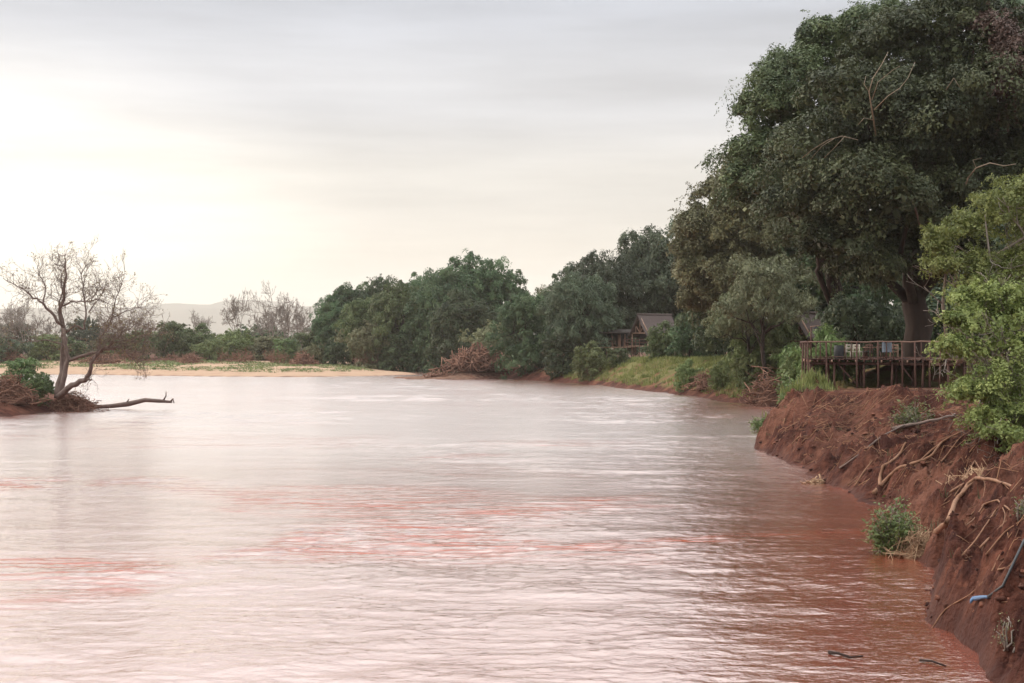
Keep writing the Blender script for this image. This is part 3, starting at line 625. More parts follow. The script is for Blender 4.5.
# dead pale branches sticking out of the biggest crown
db = MB()
def pxb(pts, r0, r1, sides=5, mb=db, o0=oA, yj=0, rng=rA):
    q = np.array([P(*p) for p in pts]) - o0; mb.tube(q, np.linspace(r0 * .45, r1 * .5, len(q)), sides); return q
pxb([(876, 135, 88), (872, 110, 86), (869, 92, 85.5), (873, 78, 85), (882, 64, 85), (888, 52, 85.5)], .11, .03)
pxb([(872, 100, 86), (878, 82, 85.5), (893, 70, 85), (900, 66, 85)], .06, .02)
pxb([(874, 110, 86), (888, 96, 85), (900, 88, 85), (908, 78, 85), (915, 62, 85.5)], .07, .02)
pxb([(869, 92, 85.5), (864, 84, 85.5), (866, 76, 86)], .05, .02)
pxb([(873, 120, 87), (864, 118, 86), (858, 125, 86)], .05, .02)
db.build("dead_branch", M["dead_pale"], tA, True)
db = MB()
pxb([(858, 140, 87), (842, 136, 86), (828, 140, 86), (812, 150, 86.5), (802, 158, 87)], .06, .03, mb=db)
pxb([(835, 138, 86), (822, 146, 86), (810, 160, 86.5)], .05, .02, mb=db); pxb([(845, 136, 86), (836, 146, 86), (824, 158, 86.5)], .05, .02, mb=db)
db.build("dead_branch", M["dead_pale"], tA, True)
db = MB()
pxb([(968, 178, 86), (976, 168, 85), (990, 163, 84.5), (1004, 166, 84.5), (1016, 164, 84)], .11, .04, mb=db)
pxb([(976, 168, 85), (973, 160, 85), (982, 158, 85)], .05, .02, mb=db)
pxb([(968, 178, 86), (966, 184, 86.5)], .1, .1, mb=db)
db.build("dead_branch", M["dead_pale"], tA, True)
db = MB()
pxb([(921, 228, 88.5), (915, 208, 88), (909, 190, 87.5), (907, 172, 88)], .16, .09, mb=db); db.build("bare_limb", M["bark_left"], tA, True)
db = MB()
pxb([(946, 90, 87), (954, 78, 86.5), (960, 88, 86.5)], .07, .04, mb=db); db.build("dead_branch", M["dead_pale"], tA, True)

# ------------------------------------------------------------------ trees behind and around
T = place
T("dense3", 700, 800, 190, 190, "dark tree half hidden behind the brownish hanging crown")
T("dense1", 800, 920, 120, 180, "dark tree hidden behind the biggest tree's crown, left of its trunk")
T("dense2", 900, 1060, 110, 146, "dark tree hidden behind the biggest tree's crown, right of its trunk")
T("feather", 736, 796, 248, 146, "pale olive tree with leafy crown under the giant trees, above the small roof", "leaf_pale")
T("feather", 724, 770, 278, 151, "feathery yellow green acacia leaning out below the brownish hanging crown")
T("bushy3", 826, 898, 296, 108, "grey green bush behind the deck railing, left of the thick trunk", "leaf_grey")
T("bushy1", 828, 905, 300, 122, "dark bush in the shade behind the deck, left of the trunk", "leaf_blue")
T("bushy3", 890, 1010, 292, 124, "dark bush in the shade behind the deck, right of the trunk", "leaf_blue")
T("bushy2", 812, 838, 328, 97, "light green leafy bush behind the left end of the deck railing")
T("bushy1", 794, 820, 346, 112, "green bush on the grassy bank left of the deck", "leaf_lush")
T("bushy3", 752, 806, 322, 152, "tall light green bush below the feathery acacia", "leaf_lush")
T("bushy1", 722, 772, 334, 153, "rounded green bush on top of the grassy slope right of its middle", "leaf_lush")
T("bushy3", 690, 742, 318, 205, "dark bush under the brownish hanging crown", "leaf_blue")
T("bushy1", 668, 712, 314, 205, "dark green bush behind the grassy slope, right of the hut bush", "leaf_blue")
T("bushy2", 643, 688, 322, 211, "green bush covering the right half of the thatched hut", "leaf_green")
T("bushy3", 672, 722, 338, 210, "low green bush at the back edge of the grassy slope")
T("bushy3", 818, 884, 350, 103, "dark low bush in the shade behind the deck's left stilts", "leaf_blue")  # bush added to darken the space under the deck floor
T("bushy1", 872, 960, 349, 104, "dark low bush around the thick trunk behind the deck's right stilts", "leaf_blue")  # second added bush, keeps light from behind the right stilts
T("dense1", 770, 860, 225, 200, "dark tree far back in the gap left of the thick trunk")
T("bushy2", 680, 698, 360, 172, "small light green shrub on the left half of the grassy slope")
T("bushy2", 712, 732, 361, 160, "small light green shrub below the brownish hanging crown on the grassy slope")
T("bushy3", 738, 772, 352, 151, "low light green shrub near the right end of the grassy slope", "leaf_lush")
T("bushy2", 778, 808, 344, 146, "light green shrub between the grassy slope and the deck", "leaf_lush")
# beyond the huts
T("droop", 604, 706, 222, 258, "grey green drooping tree directly behind the thatched hut")
T("dense3", 650, 740, 215, 268, "dark tree between the thatched hut and the brownish crown", "leaf_grey")
T("droop", 572, 640, 246, 252, "smaller grey green drooping tree above the tent cabin")
T("droop", 556, 604, 268, 234, "grey green tree overhanging the tent cabin's roof")
T("dense2", 560, 604, 260, 285, "small dark round tree behind the drooping tree over the tent cabin")
T("dense1", 544, 588, 288, 256, "dark leafy tree left of the tent cabin", "leaf_grey")
T("feather", 524, 580, 282, 320, "olive crowned tree seen in the gap right of the tall dark group", "leaf_olive")
T("dense1", 494, 550, 292, 247, "dark dense tree standing at the water's edge right of the driftwood heap")
T("bushy1", 534, 584, 338, 233, "dark bush at the water's edge below the tree left of the cabin", "leaf_blue")
T("bushy2", 570, 614, 342, 219, "yellow green bush at the water's edge below the tent cabin")
T("bushy1", 602, 632, 348, 216, "dark green bush at the waterline left of the grassy slope", "leaf_green")
T("bushy3", 512, 548, 350, 246, "low dark bush under the dense tree at the water's edge", "leaf_blue")
T("bushy3", 478, 516, 322, 262, "olive bush above the driftwood heap", "leaf_olive")
T("dense2", 482, 522, 268, 330, "tall dark tree at the right end of the far group")
T("dense1", 440, 506, 254, 322, "tallest dark tree of the far group, its top highest over the river bend")
T("dense3", 424, 466, 264, 318, "dark tree left of the tallest one in the far group", "leaf_blue")
T("dense2", 404, 446, 270, 340, "dark tree with a pointed top in the middle of the far group")
T("dense1", 378, 426, 282, 322, "lighter green leafy tree in front of the far group's middle", "leaf_green")
T("dense3", 356, 404, 273, 352, "dark flat topped tree in the far group", "leaf_blue")
T("dense2", 334, 372, 280, 350, "dark tree second from the far group's left end")
T("dense1", 319, 352, 294, 348, "dark round tree at the far group's left end")
T("dense2", 340, 382, 296, 330, "mid green tree in front of the far group's left end", "leaf_green")
T("dense3", 446, 480, 286, 300, "dark tree hanging low over the bank left of the driftwood heap", "leaf_blue")
T("bushy3", 348, 400, 322, 322, "olive bush in front of the far group's left half", "leaf_olive")
T("bushy1", 376, 424, 332, 318, "rounded green bush at the edge of the sandbar below the far group")
T("bushy1", 424, 462, 340, 305, "green bush hanging over the inlet left of the driftwood heap", "leaf_blue")
T("bushy3", 406, 440, 342, 318, "dark bush at the head of the inlet", "leaf_blue")
# far left bank
T("bare1", 212, 268, 287, 385, "wide leafless grey tree left of the pale trunked one")
T("bare2", 262, 312, 280, 380, "leafless tree with pale trunk beside the far dark group")
T("bare2", 244, 300, 290, 420, "leafless grey tree in the gap between the two nearer bare trees")
T("bare1", 176, 216, 308, 430, "small leafless tree right of the leaning tree, low on the skyline")
T("bare1", -14, 36, 300, 350, "purplish leafless tree at the left edge behind the islet")
T("bare2", 22, 62, 302, 360, "purplish leafless tree directly behind the leaning tree")
T("bare1", 4, 44, 294, 395, "tall purplish leafless tree in the second row left of the leaning tree")
T("bare1", 116, 156, 308, 400, "small leafless tree behind the leaning tree's branch tips, second row")
T("bare2", 284, 320, 292, 400, "slim leafless tree touching the far dark group's left end")
T("bare2", 84, 140, 306, 365, "leafless tree behind the leaning tree's right branches")
bl = [("bushy3", 104, 140, 340, 345, "leaf_green", "low green bush behind the fallen log on the far bank"), ("bushy3", 192, 226, 340, 346, "leaf_lush", "low light green bush behind the small driftwood pile"), ("bushy1", 268, 300, 338, 344, "leaf_green", "rounded green bush behind the red driftwood pile on the sandbar"), ("bushy3", 300, 330, 344, 338, "leaf_olive", "low olive bush right of the red driftwood pile on the sandbar"), ("bushy2", 48, 90, 338, 344, "leaf_green", "green bush seen through the leaning tree's fork on the far bank"), ("bushy1", 148, 196, 321, 365, "leaf_green", "big green bush right of the leaning tree on the far bank"), ("bushy2", 178, 226, 324, 372, "leaf_green", "green bush below the small low leafless tree"),
      ("bushy3", 210, 262, 330, 360, "leaf_lush", "yellow green bush at the foot of the wide leafless tree"), ("bushy1", 246, 292, 336, 358, "leaf_olive", "olive bush below the pale trunked leafless tree"),
      ("bushy1", 286, 330, 332, 350, "leaf_green", "green bush left of the far dark group"), ("bushy2", 318, 350, 338, 338, "leaf_blue", "dark bush at the foot of the far group's left end"),
      ("bushy3", 120, 160, 330, 352, "leaf_green", "green bush behind the leaning tree's branch tips"), ("bushy2", 88, 132, 334, 350, "leaf_olive", "olive bush behind the leaning tree's right fork"),
      ("bushy1", 24, 70, 334, 340, "leaf_lush", "light green bush behind the leaning tree's trunk"), ("bushy3", -20, 30, 336, 330, "leaf_grey", "grey green bush at the left edge on the far bank"),
      ("bushy3", 150, 215, 328, 480, "leaf_green", "green bush in the second row right of the leaning tree"), ("bushy3", 60, 110, 318, 470, "leaf_grey", "grey bush in the second row behind the leaning tree"), ("bushy2", 300, 345, 318, 470, "leaf_grey", "grey green bush in the second row left of the far group"), ("bushy3", 228, 300, 326, 455, "leaf_blue", "dark bush in the second row behind the bare trees"), ("bushy1", -20, 40, 322, 460, "leaf_grey", "grey bush in the second row at the left edge")]
for k, xl, xr, yt, Yd, mt, lb in bl: T(k, xl, xr, yt, Yd, lb, mt)
T("shrub1", 214, 262, 346, 335, "dry reddish shrub between the sandbar and the wide bare tree"); T("shrub2", 260, 296, 348, 335, "dry reddish shrub left of the red driftwood pile on the sandbar")
T("shrub1", 158, 206, 350, 338, "dry brown shrub at the back of the sandbar right of the leaning tree"); T("shrub2", 350, 384, 350, 322, "dry brown shrub below the olive bush of the far group")
T("shrub2", 100, 150, 348, 338, "dry brown shrub behind the leaning tree's lowest branch"); T("shrub1", 576, 612, 362, 219, "dry brown shrub drooping to the water below the yellow green bush"); T("shrub2", 455, 486, 352, 285, "dry shrub beside the inlet left of the driftwood heap")

# far woodland that closes the horizon behind everything: countless small crowns
wrng = np.random.default_rng(77); wb = MB()
n = 520; wx = wrng.uniform(-420, 560, n); wy = wrng.uniform(520, 900, n)
lob = [(x, y, 3 + wrng.uniform(1, 2.2), wrng.uniform(4, 8), wrng.uniform(4, 8), wrng.uniform(3.5, 7)) for x, y in zip(wx, wy)]
foliage(wb, lob, wrng, .05, 60, 1.8, 1.1, .6, .3, .6, .2, .1, .4, .2)
tag(wb.build("woodland", M["leaf_grey"]), "far bushland seen between and behind the bare trees", "woodland", kind="stuff")

# ------------------------------------------------------------------ islet with the leaning bare tree
YT = 127.0
lr = np.random.default_rng(61); b0 = P(60, 395, YT); zb = gz(b0[0], YT, False); lt = empty("leaning_tree", (b0[0], YT, zb), "sparse leaning tree with low forked trunk on the left islet", "tree"); o0 = np.array((b0[0], YT, zb))
limbs = [([(58, 398, 0), (61, 378, 0), (62, 360, .2), (64, 340, .3), (62, 326, .3), (59, 313, .2), (63, 300, 0), (66, 280, -.3), (67, 266, -.4), (66, 256, -.4)], .36, .03),
         ([(61, 396, -.3), (66, 376, -.5), (70, 358, -.6), (67, 344, -.4), (64, 328, 0)], .27, .12),
         ([(62, 325, 0), (52, 312, -.5), (43, 301, -1), (36, 296, -1.2), (24, 287, -1.5), (10, 279, -1.8)], .15, .02),
         ([(46, 305, -.8), (47, 290, -.6), (45, 281, -.5), (41, 273, -.5)], .08, .02),
         ([(60, 313, .2), (56, 302, .8), (58, 290, 1.2), (55, 270, 1.5), (48, 262, 1.6)], .09, .02),
         ([(64, 332, .3), (72, 326, .8), (81, 330, 1.2), (81, 312, 1.4), (78, 290, 1.5), (77, 273, 1.4), (83, 263, 1.3)], .12, .02),
         ([(63, 306, 0), (74, 301, -.8), (90, 303, -1.3), (104, 300, -1.6), (118, 306, -1.8)], .09, .02),
         ([(96, 302, -1.5), (102, 292, -1.6), (110, 286, -1.7)], .05, .015), ([(84, 312, 1.4), (92, 300, 1.7), (100, 284, 2)], .06, .015),
         ([(71, 360, -.6), (90, 355, -1.4), (110, 350, -2), (126, 347, -2.4), (138, 355, -2.6), (148, 366, -2.7)], .16, .03),
         ([(59, 397, -.4), (75, 386, -1), (90, 380, -1.6), (97, 371, -2), (100, 360, -2.2), (108, 350, -2.4), (122, 343, -2.8), (150, 336, -3)], .30, .03),
         ([(92, 379, -1.7), (99, 379, -2.1)], .16, .05),
         ([(104, 356, -2.3), (108, 338, -2), (118, 318, -1.8), (121, 300, -1.6), (127, 282, -1.5)], .13, .02),
         ([(118, 318, -1.8), (132, 312, -2.2), (145, 308, -2.5)], .06, .015), ([(118, 345, -2.7), (132, 332, -3.2), (150, 322, -3.6)], .07, .015),
         ([(64, 344, -.4), (50, 340, -1.2), (30, 342, -2), (12, 336, -2.5)], .06, .015)]
tb = MB(); twb = MB(); lfb = MB(); tips = []
for pts, r0, r1 in limbs:
    q = np.array([P(px, py, YT) + np.array((0, dy, 0)) for px, py, dy in pts]) - o0
    k = len(q); ti = np.linspace(0, k - 1, k * 3 - 2); qq = np.stack([np.interp(ti, np.arange(k), q[:, c]) for c in range(3)], -1); qq[1:-1] += lr.normal(size=(len(qq) - 2, 3)) * .05
    tb.tube(qq, np.linspace(r0, r1, len(qq)), 7)
    br = []
    for c in range(int(len(qq) * 1.6)):
        ii = lr.integers(int(len(qq) * .45), len(qq)); d = nrm(qq[ii] - qq[ii - 1]); grow(lr, qq[ii], nrm(d * .5 + lr.normal(size=3) * .7 + np.array((.05, 0, .35))), lr.uniform(.5, 1.2), .026, 3, br, .55, .1, (1, 3), .75)
    add_branches(twb, br, minr=.011); tips += [b[0][-1] for b in br if b[2] < 2]
br = []
for c in range(75):        # haze of fine twigs of the low right canopy
    s = P(lr.uniform(95, 150), lr.uniform(322, 352), YT - 2.5 + lr.normal() * 1.3) - o0; grow(lr, s, nrm(np.array((.6, 0, .3)) + lr.normal(size=3) * .5), lr.uniform(.7, 1.4), .028, 3, br, .55, .02, (1, 3), .75)
add_branches(twb, br, minr=.013); tips2 = [b[0][-1] for b in br if b[2] < 2]
tb.build("trunk", M["bark_left"], lt, True); twb.build("twigs", M["bark_left"], lt)
tips = np.array(tips); tips = tips[lr.random(len(tips)) < .30]; tips2 = np.array(tips2); tips2 = tips2[lr.random(len(tips2)) < .5]
C = np.repeat(np.concatenate([tips, tips2]), 3, 0); C = C + lr.normal(size=C.shape) * .12
leaves(lfb, C, nrm(lr.normal(size=C.shape)), .13, .5, lr.random(len(C)), lr); lfb.build("sparse_leaves", M["leaf_yellow"], lt)

def debris(name, label, cx, cy, rx, ry, hgt, n, seed, mat="twig", ln=(.6, 2.2), r=(.015, .06), group="heaps of driftwood on the banks", cat="driftwood", lay=.5, base=None):
    rng = np.random.default_rng(seed); z0 = gz(cx, cy, False) if base is None else base
    mb = MB(); u = rng.normal(size=(n, 2)) * .42; hh = hgt * np.exp(-(u ** 2).sum(1) * 1.6) * rng.uniform(.1, 1, n)
    c = np.stack([u[:, 0] * rx, u[:, 1] * ry, hh], -1); d = rng.normal(size=(n, 3)); d[:, 2] *= lay; d = nrm(d)
    l = rng.uniform(*ln, n)[:, None]; w1 = rng.normal(size=(n, 3)) * .12 * l
    PP = np.stack([c - d * l / 2, c - d * l * .15 + w1, c + d * l * .2 + w1 * .6, c + d * l / 2], 1); PP[:, :, 2] = np.maximum(PP[:, :, 2], -.25)
    r0 = rng.uniform(r[0], r[1], n) ** 1.0; R = np.stack([r0, r0 * .9, r0 * .75, r0 * .4], 1)
    mb.tubes(PP, R, 4, np.clip(rng.normal(size=n) * .25 + .5, 0, 1))
    # earth caught in the middle
    k = 22; a, bb = np.meshgrid(np.linspace(0, 2 * math.pi, k, endpoint=False), np.linspace(0, 1, 8)); rr_ = 1 - bb
    X = np.cos(a) * rr_ * rx * .62; Y = np.sin(a) * rr_ * ry * .62; Z = hgt * .62 * (1 - rr_ ** 2) * (1 + .5 * fbm(X * 1.3 + seed, Y * 1.3, 3, seed)) - .15
    i = np.arange(7)[:, None] * k; j = np.arange(k)[None, :]; j2 = (j + 1) % k
    mb.add(np.stack([X, Y, Z], -1).reshape(-1, 3), [np.stack([i + j, i + j2, i + k + j2, i + k + j], -1).reshape(-1, 4)], .25)
    o = mb.build(name, M[mat]); o.location = (cx, cy, z0); return tag(o, label, cat, group)
def px_debris(name, label, xl, xr, ytop, Yd, n, seed, ry=2.0, **k):
    x = ((xl + xr) / 2 - 512) / F * Yd; z0 = gz(x, Yd, False); rx = (xr - xl) / 2 / F * Yd; hg = CAMZ - (ytop - HOR) / F * Yd - z0
    return debris(name, label, x, Yd, rx, ry, max(hg, .3), n, seed, **k)
px_debris("driftwood_heap", "brown brushwood heap banked against the leaning tree's foot", 36, 108, 391, 128, 900, 71, 2.4, ln=(.4, 1.5), r=(.01, .035))
px_debris("driftwood_heap", "tangle of brown branches at the islet's left edge in the photo's corner", -22, 36, 377, 124, 800, 72, 3, ln=(.5, 2), r=(.012, .05))
px_debris("driftwood_heap", "large red brown driftwood heap on the bank beside the dense dark tree", 444, 512, 350, 254, 900, 73, 4, ln=(1, 5), r=(.03, .17), lay=.9)
px_debris("driftwood_heap", "red driftwood pile on the sandbar near the far dark group", 288, 318, 352, 322, 300, 74, 3, ln=(.8, 3), r=(.03, .10), mat="twig")
px_debris("driftwood_heap", "small driftwood pile at the back of the sandbar right of the leaning tree", 176, 204, 355, 325, 220, 75, 3, ln=(.8, 3), r=(.03, .09))
px_debris("driftwood_heap", "low reddish driftwood line behind the leaning tree's trunk", 76, 128, 354, 325, 320, 76, 3, ln=(.8, 3), r=(.03, .09))
px_debris("driftwood_heap", "reddish driftwood at the sandbar's left end", -10, 30, 348, 330, 300, 77, 3, ln=(.8, 3), r=(.03, .09))
px_debris("driftwood_heap", "flat driftwood raft on the mud spit", 424, 452, 375, 250, 160, 78, 1.5, ln=(.8, 3), r=(.03, .08))
px_debris("driftwood_heap", "branches and earth slumped on the grassy slope near the deck", 742, 792, 366, 140, 260, 79, 3, ln=(.8, 3), r=(.02, .07))
px_debris("driftwood_heap", "fallen branches on the middle of the grassy slope", 688, 726, 372, 166, 160, 80, 3, ln=(.8, 3), r=(.02, .07))
def px_bush(key, xl, xr, ytop, Yd, label, mat=None): return place(key, xl, xr, ytop, Yd, label, mat)
px_bush("bushy1", -4, 50, 358, 131, "dark green bush on the islet left of the leaning trunk", "leaf_green")
px_bush("bushy3", 20, 60, 376, 128, "low deep green creeper bush at the leaning tree's foot", "leaf_green")
# log reaching into the water
lg = MB(); q = np.array([P(92, 407, 132), P(112, 406, 132), P(128, 404, 132), P(145, 400, 132), P(160, 401, 132), P(172, 402, 132)]); lg.tube(q, [.16, .2, .24, .2, .17, .1], 8)
lg.tube([P(163, 401, 132), P(166, 396, 132), P(166, 391, 132)], [.09, .06, .03], 6); lg.tube([P(170, 402, 132), P(173, 399, 132), P(174, 403, 131.6)], [.1, .08, .05], 6); lg.tube([P(126, 404, 132), P(129, 399, 131.8)], [.1, .04], 6)
tag(lg.build("fallen_log", M["bark_left"], smooth=True), "dark fallen log reaching from the left islet into the river", "log")

# ------------------------------------------------------------------ viewing deck on stilts
DK = 5.12
FR = [(808, 91.0), (835, 90.2), (866, 89.4), (900, 88.2), (930, 86.5), (962, 84)]      # front edge: pixel column, distance
fpt = [np.array(((px - 512) / F * Y, Y)) for px, Y in FR]
dk = empty("viewing_deck", (fpt[0][0], fpt[0][1], 3.3), "dark timber viewing deck with railing standing on tall stilts", "deck"); od = np.array((fpt[0][0], fpt[0][1], 3.3))
back = [np.array((20.0, 98.5)), np.array((31.5, 96.0))]
mb = MB()
def on_front(t):
    k = len(fpt) - 1; f = t * k; i = min(int(f), k - 1); return fpt[i] + (fpt[i + 1] - fpt[i]) * (f - i)
drng = np.random.default_rng(5)
for k in range(58):        # floor boards running back from the edge
    a = on_front(k / 58); c = on_front((k + .93) / 58); t0 = k / 58; bk = back[0] + (back[1] - back[0]) * t0; bk2 = back[0] + (back[1] - back[0]) * (t0 + .93 / 58); ov = drng.uniform(-.05, .03)
    zz = DK + drng.uniform(-.006, .006); v = []
    for z in (zz, zz - .06): v += [(a[0], a[1] + ov, z), (c[0], c[1] + ov, z), (bk2[0], bk2[1], z), (bk[0], bk[1], z)]
    mb.add(np.array(v) - od, [[(0, 1, 2, 3), (7, 6, 5, 4), (0, 4, 5, 1), (1, 5, 6, 2), (2, 6, 7, 3), (3, 7, 4, 0)]], drng.random())
mb.build("floor", M["wood"], dk)
for k in range(19):        # joists whose ends show under the floor
    a = on_front((k + .3) / 19); j = MB(); bk = back[0] + (back[1] - back[0]) * (k / 19)
    j.beam(np.array((a[0], a[1] - .1, DK - .14)) - od, np.array((bk[0], bk[1], DK - .14)) - od, .09, .15); j.build("joist", M["wood_pale"] if k % 3 == 0 else M["wood"], dk)
bm_ = MB()
for (a, c) in zip(fpt[:-1], fpt[1:]): bm_.beam(np.array((*a, DK - .30)) + (0, .45, 0) - od, np.array((*c, DK - .30)) + (0, .45, 0) - od, .12, .17)
bm_.build("beam", M["wood"], dk)
def pole_part(nm, a, c, r, mat="wood"):
    m_ = MB(); a = np.array(a); c = np.array(c); mid = (a + c) / 2 + np.append(drng.normal(size=2) * .02, 0); m_.tube([a - od, mid - od, c - od], [r * 1.08, r, r * .92], 7); return m_.build(nm, M[mat], dk, True)
TOPS = []
pxs = [808.5, 811, 826, 836, 857, 865, 878, 893, 902, 915.5, 924.5, 929.5, 939, 950]
def front_at(px):
    for (p0, y0), (p1, y1) in zip(FR[:-1], FR[1:]):
        if p0 <= px <= p1: Y = y0 + (y1 - y0) * (px - p0) / (p1 - p0); return np.array(((px - 512) / F * Y, Y))
    return fpt[0].copy()
for k, px in enumerate(pxs):
    a = front_at(px); tall = px in (808.5, 826, 857, 878, 902, 915.5, 929.5, 939); zt = DK + 1.08 if tall else DK - .2; yo = -.07 if tall else .35
    pole_part("stilt", (a[0], a[1] + yo, gz(a[0], a[1] + yo) - .4), (a[0] + drng.normal() * .03, a[1] + yo, zt), .058 if tall else .075)
for k in range(10):       # back rows, in the dark under the floor
    for row, s in ((1, .35), (2, .75)):
        a = on_front((k + .5 * row % 1) / 9.6); bk = back[0] + (back[1] - back[0]) * min(1, (k + .5) / 10); p = a + (bk - a) * s
        pole_part("stilt", (p[0], p[1], gz(p[0], p[1]) - .4), (p[0], p[1], DK - .2), .08)
for (x0, z0, x1, z1, dy) in ((838, 362, 858, 384, .5), (812, 364, 826, 385, .6), (903, 364, 915, 380, .6)):
    a = front_at(x0); c = front_at(x1); pole_part("brace", (a[0], a[1] + dy, CAMZ - (z0 - HOR) / F * a[1]), (c[0], c[1] + dy, CAMZ - (z1 - HOR) / F * c[1]), .05)
def rail(z, r, mat="wood"):
    m_ = MB(); pts = np.array([(*on_front(t) + np.array((0, -.07)), z) for t in np.linspace(0, 1, 16)]) - od; pts[:, 2] += drng.normal(size=16) * .015; m_.tube(pts, r, 7); m_.build("rail", M[mat], dk, True)
rail(DK + 1.08, .048, 'wood_mid'); rail(DK + .12, .03)
for px in (816, 820, 831, 845, 851, 870, 886, 893, 921, 934, 946):
    a = front_at(px); pole_part("baluster", (a[0], a[1] - .06, DK), (a[0], a[1] - .06, DK + 1.06), .035)
m_ = MB(); ls = [np.array((*(fpt[0] + (back[0] - fpt[0]) * t), DK + 1.08)) - od for t in (0, .33, .66, 1)]; m_.tube(ls, .06, 7); m_.build("rail", M["wood"], dk, True)
for t in (.33, .66, 1):
    p = fpt[0] + (back[0] - fpt[0]) * t; pole_part("stilt", (p[0], p[1], gz(p[0], p[1]) - .4), (p[0], p[1], DK + 1.1), .075)
# lamp on a post at the deck corner
lp = P(811, 358, 91.6); lo_ = empty("lamp_post", (lp[0], lp[1], DK), "thin lamp post with a flat shade at the deck's left corner", "lamp post")
m_ = MB(); m_.pole((0, 0, 0), (0, 0, 2.05), .045); m_.build("post", M["wood"], lo_, True)
m_ = MB(); m_.beam((-.05, 0, 2.07), (.5, 0, 2.12), .06, .05); m_.build("arm", M["wood_pale"], lo_)
m_ = MB(); m_.tube([(.32, 0, 1.93), (.32, 0, 1.98), (.32, 0, 2.08)], [.17, .15, .05], 10); m_.build("lamp_shade", M["darkpaint"], lo_, True)
# furniture
def chair(px, Yd, rot, mat, label, seatmat=None):
    p = P(px, 358, Yd); o = empty("chair", (p[0], Yd, DK), label, "chair", "chairs on the viewing deck"); o.rotation_euler = (0, 0, rot)
    for sx in (-1, 1):
        for sy in (-1, 1):
            m_ = MB(); m_.beam((sx * .24, sy * .22, 0), (sx * .22, sy * -.12 if False else sy * .2, .44 if sy < 0 else .92), .05, .05, (0, 1, 0)); m_.build("leg", M[mat], o)
    m_ = MB(); m_.box((0, 0, .44), (.5, .48, .05)); m_.build("seat", M[seatmat or mat], o)
    m_ = MB(); m_.box((0, .2, .87), (.5, .04, .1)); m_.box((0, .2, .68), (.46, .03, .1)); m_.beam((-.2, .2, .48), (.2, .2, .85), .03, .03, (0, 1, 0)); m_.beam((.2, .2, .48), (-.2, .2, .85), .03, .03, (0, 1, 0)); m_.build("backrest", M[mat], o)
chair(851, 91.5, .5, "cream", "cream wooden chair with crossed back behind the deck railing")
chair(858, 92.0, 2.4, "cream", "cream wooden chair turned away, next to the cross backed chair")
chair(868, 92.0, -.6, "wood", "dark wooden chair with black seat in the middle of the deck", "darkpaint")
chair(882, 91.6, .3, "wood", "dark wooden chair right of the deck table", "darkpaint")
chair(894, 91.0, 3.0, "wood_pale", "brown wooden chair at the table's far right end")
p = P(875, 358, 92.6); o = empty("table", (p[0], 92.6, DK), "plain wooden table among the deck chairs", "table")
m_ = MB(); m_.box((0, 0, .73), (1.4, .8, .05)); m_.build("tabletop", M["wood_pale"], o)
for sx in (-1, 1):
    for sy in (-1, 1): m_ = MB(); m_.box((sx * .6, sy * .32, .35), (.07, .07, .7)); m_.build("leg", M["wood"], o)
m_ = MB(); m_.tube([(0, 0, 0), (0, 0, .08), (0, 0, .45), (0, 0, .8), (0, 0, .86)], [.28, .31, .34, .31, .27], 14); o = m_.build("drum", M["darkpaint"], smooth=True); p = P(839, 358, 91.8); o.location = (p[0], 91.8, DK); tag(o, "dark round bin on the deck's left part", "bin")
m_ = MB(); s_ = 12; xs_ = np.linspace(-.3, .3, s_)
zf = [(x, -.05 + .03 * math.sin(x * 40), z) for z in (-.62, 0) for x in xs_]; zb_ = [(x, -.01 + .03 * math.sin(x * 40), z) for z in (-.62, 0) for x in xs_]
def grid_faces(a, n, off=0): return [(off + i, off + i + 1, off + n + i + 1, off + n + i) for i in range(n - 1)]
m_.add(zf + zb_, [grid_faces(0, s_) + grid_faces(0, s_, 2 * s_) + [(i, i + 1, 2 * s_ + i + 1, 2 * s_ + i) for i in range(s_ - 1)] + [(s_ + i, s_ + i + 1, 3 * s_ + i + 1, 3 * s_ + i) for i in range(s_ - 1)]])
p = front_at(887); o = m_.build("towel", M["bluegrey"]); o.location = (p[0], p[1] + .06, DK + 1.05); tag(o, "blue grey cloth hanging inside the deck railing", "cloth")

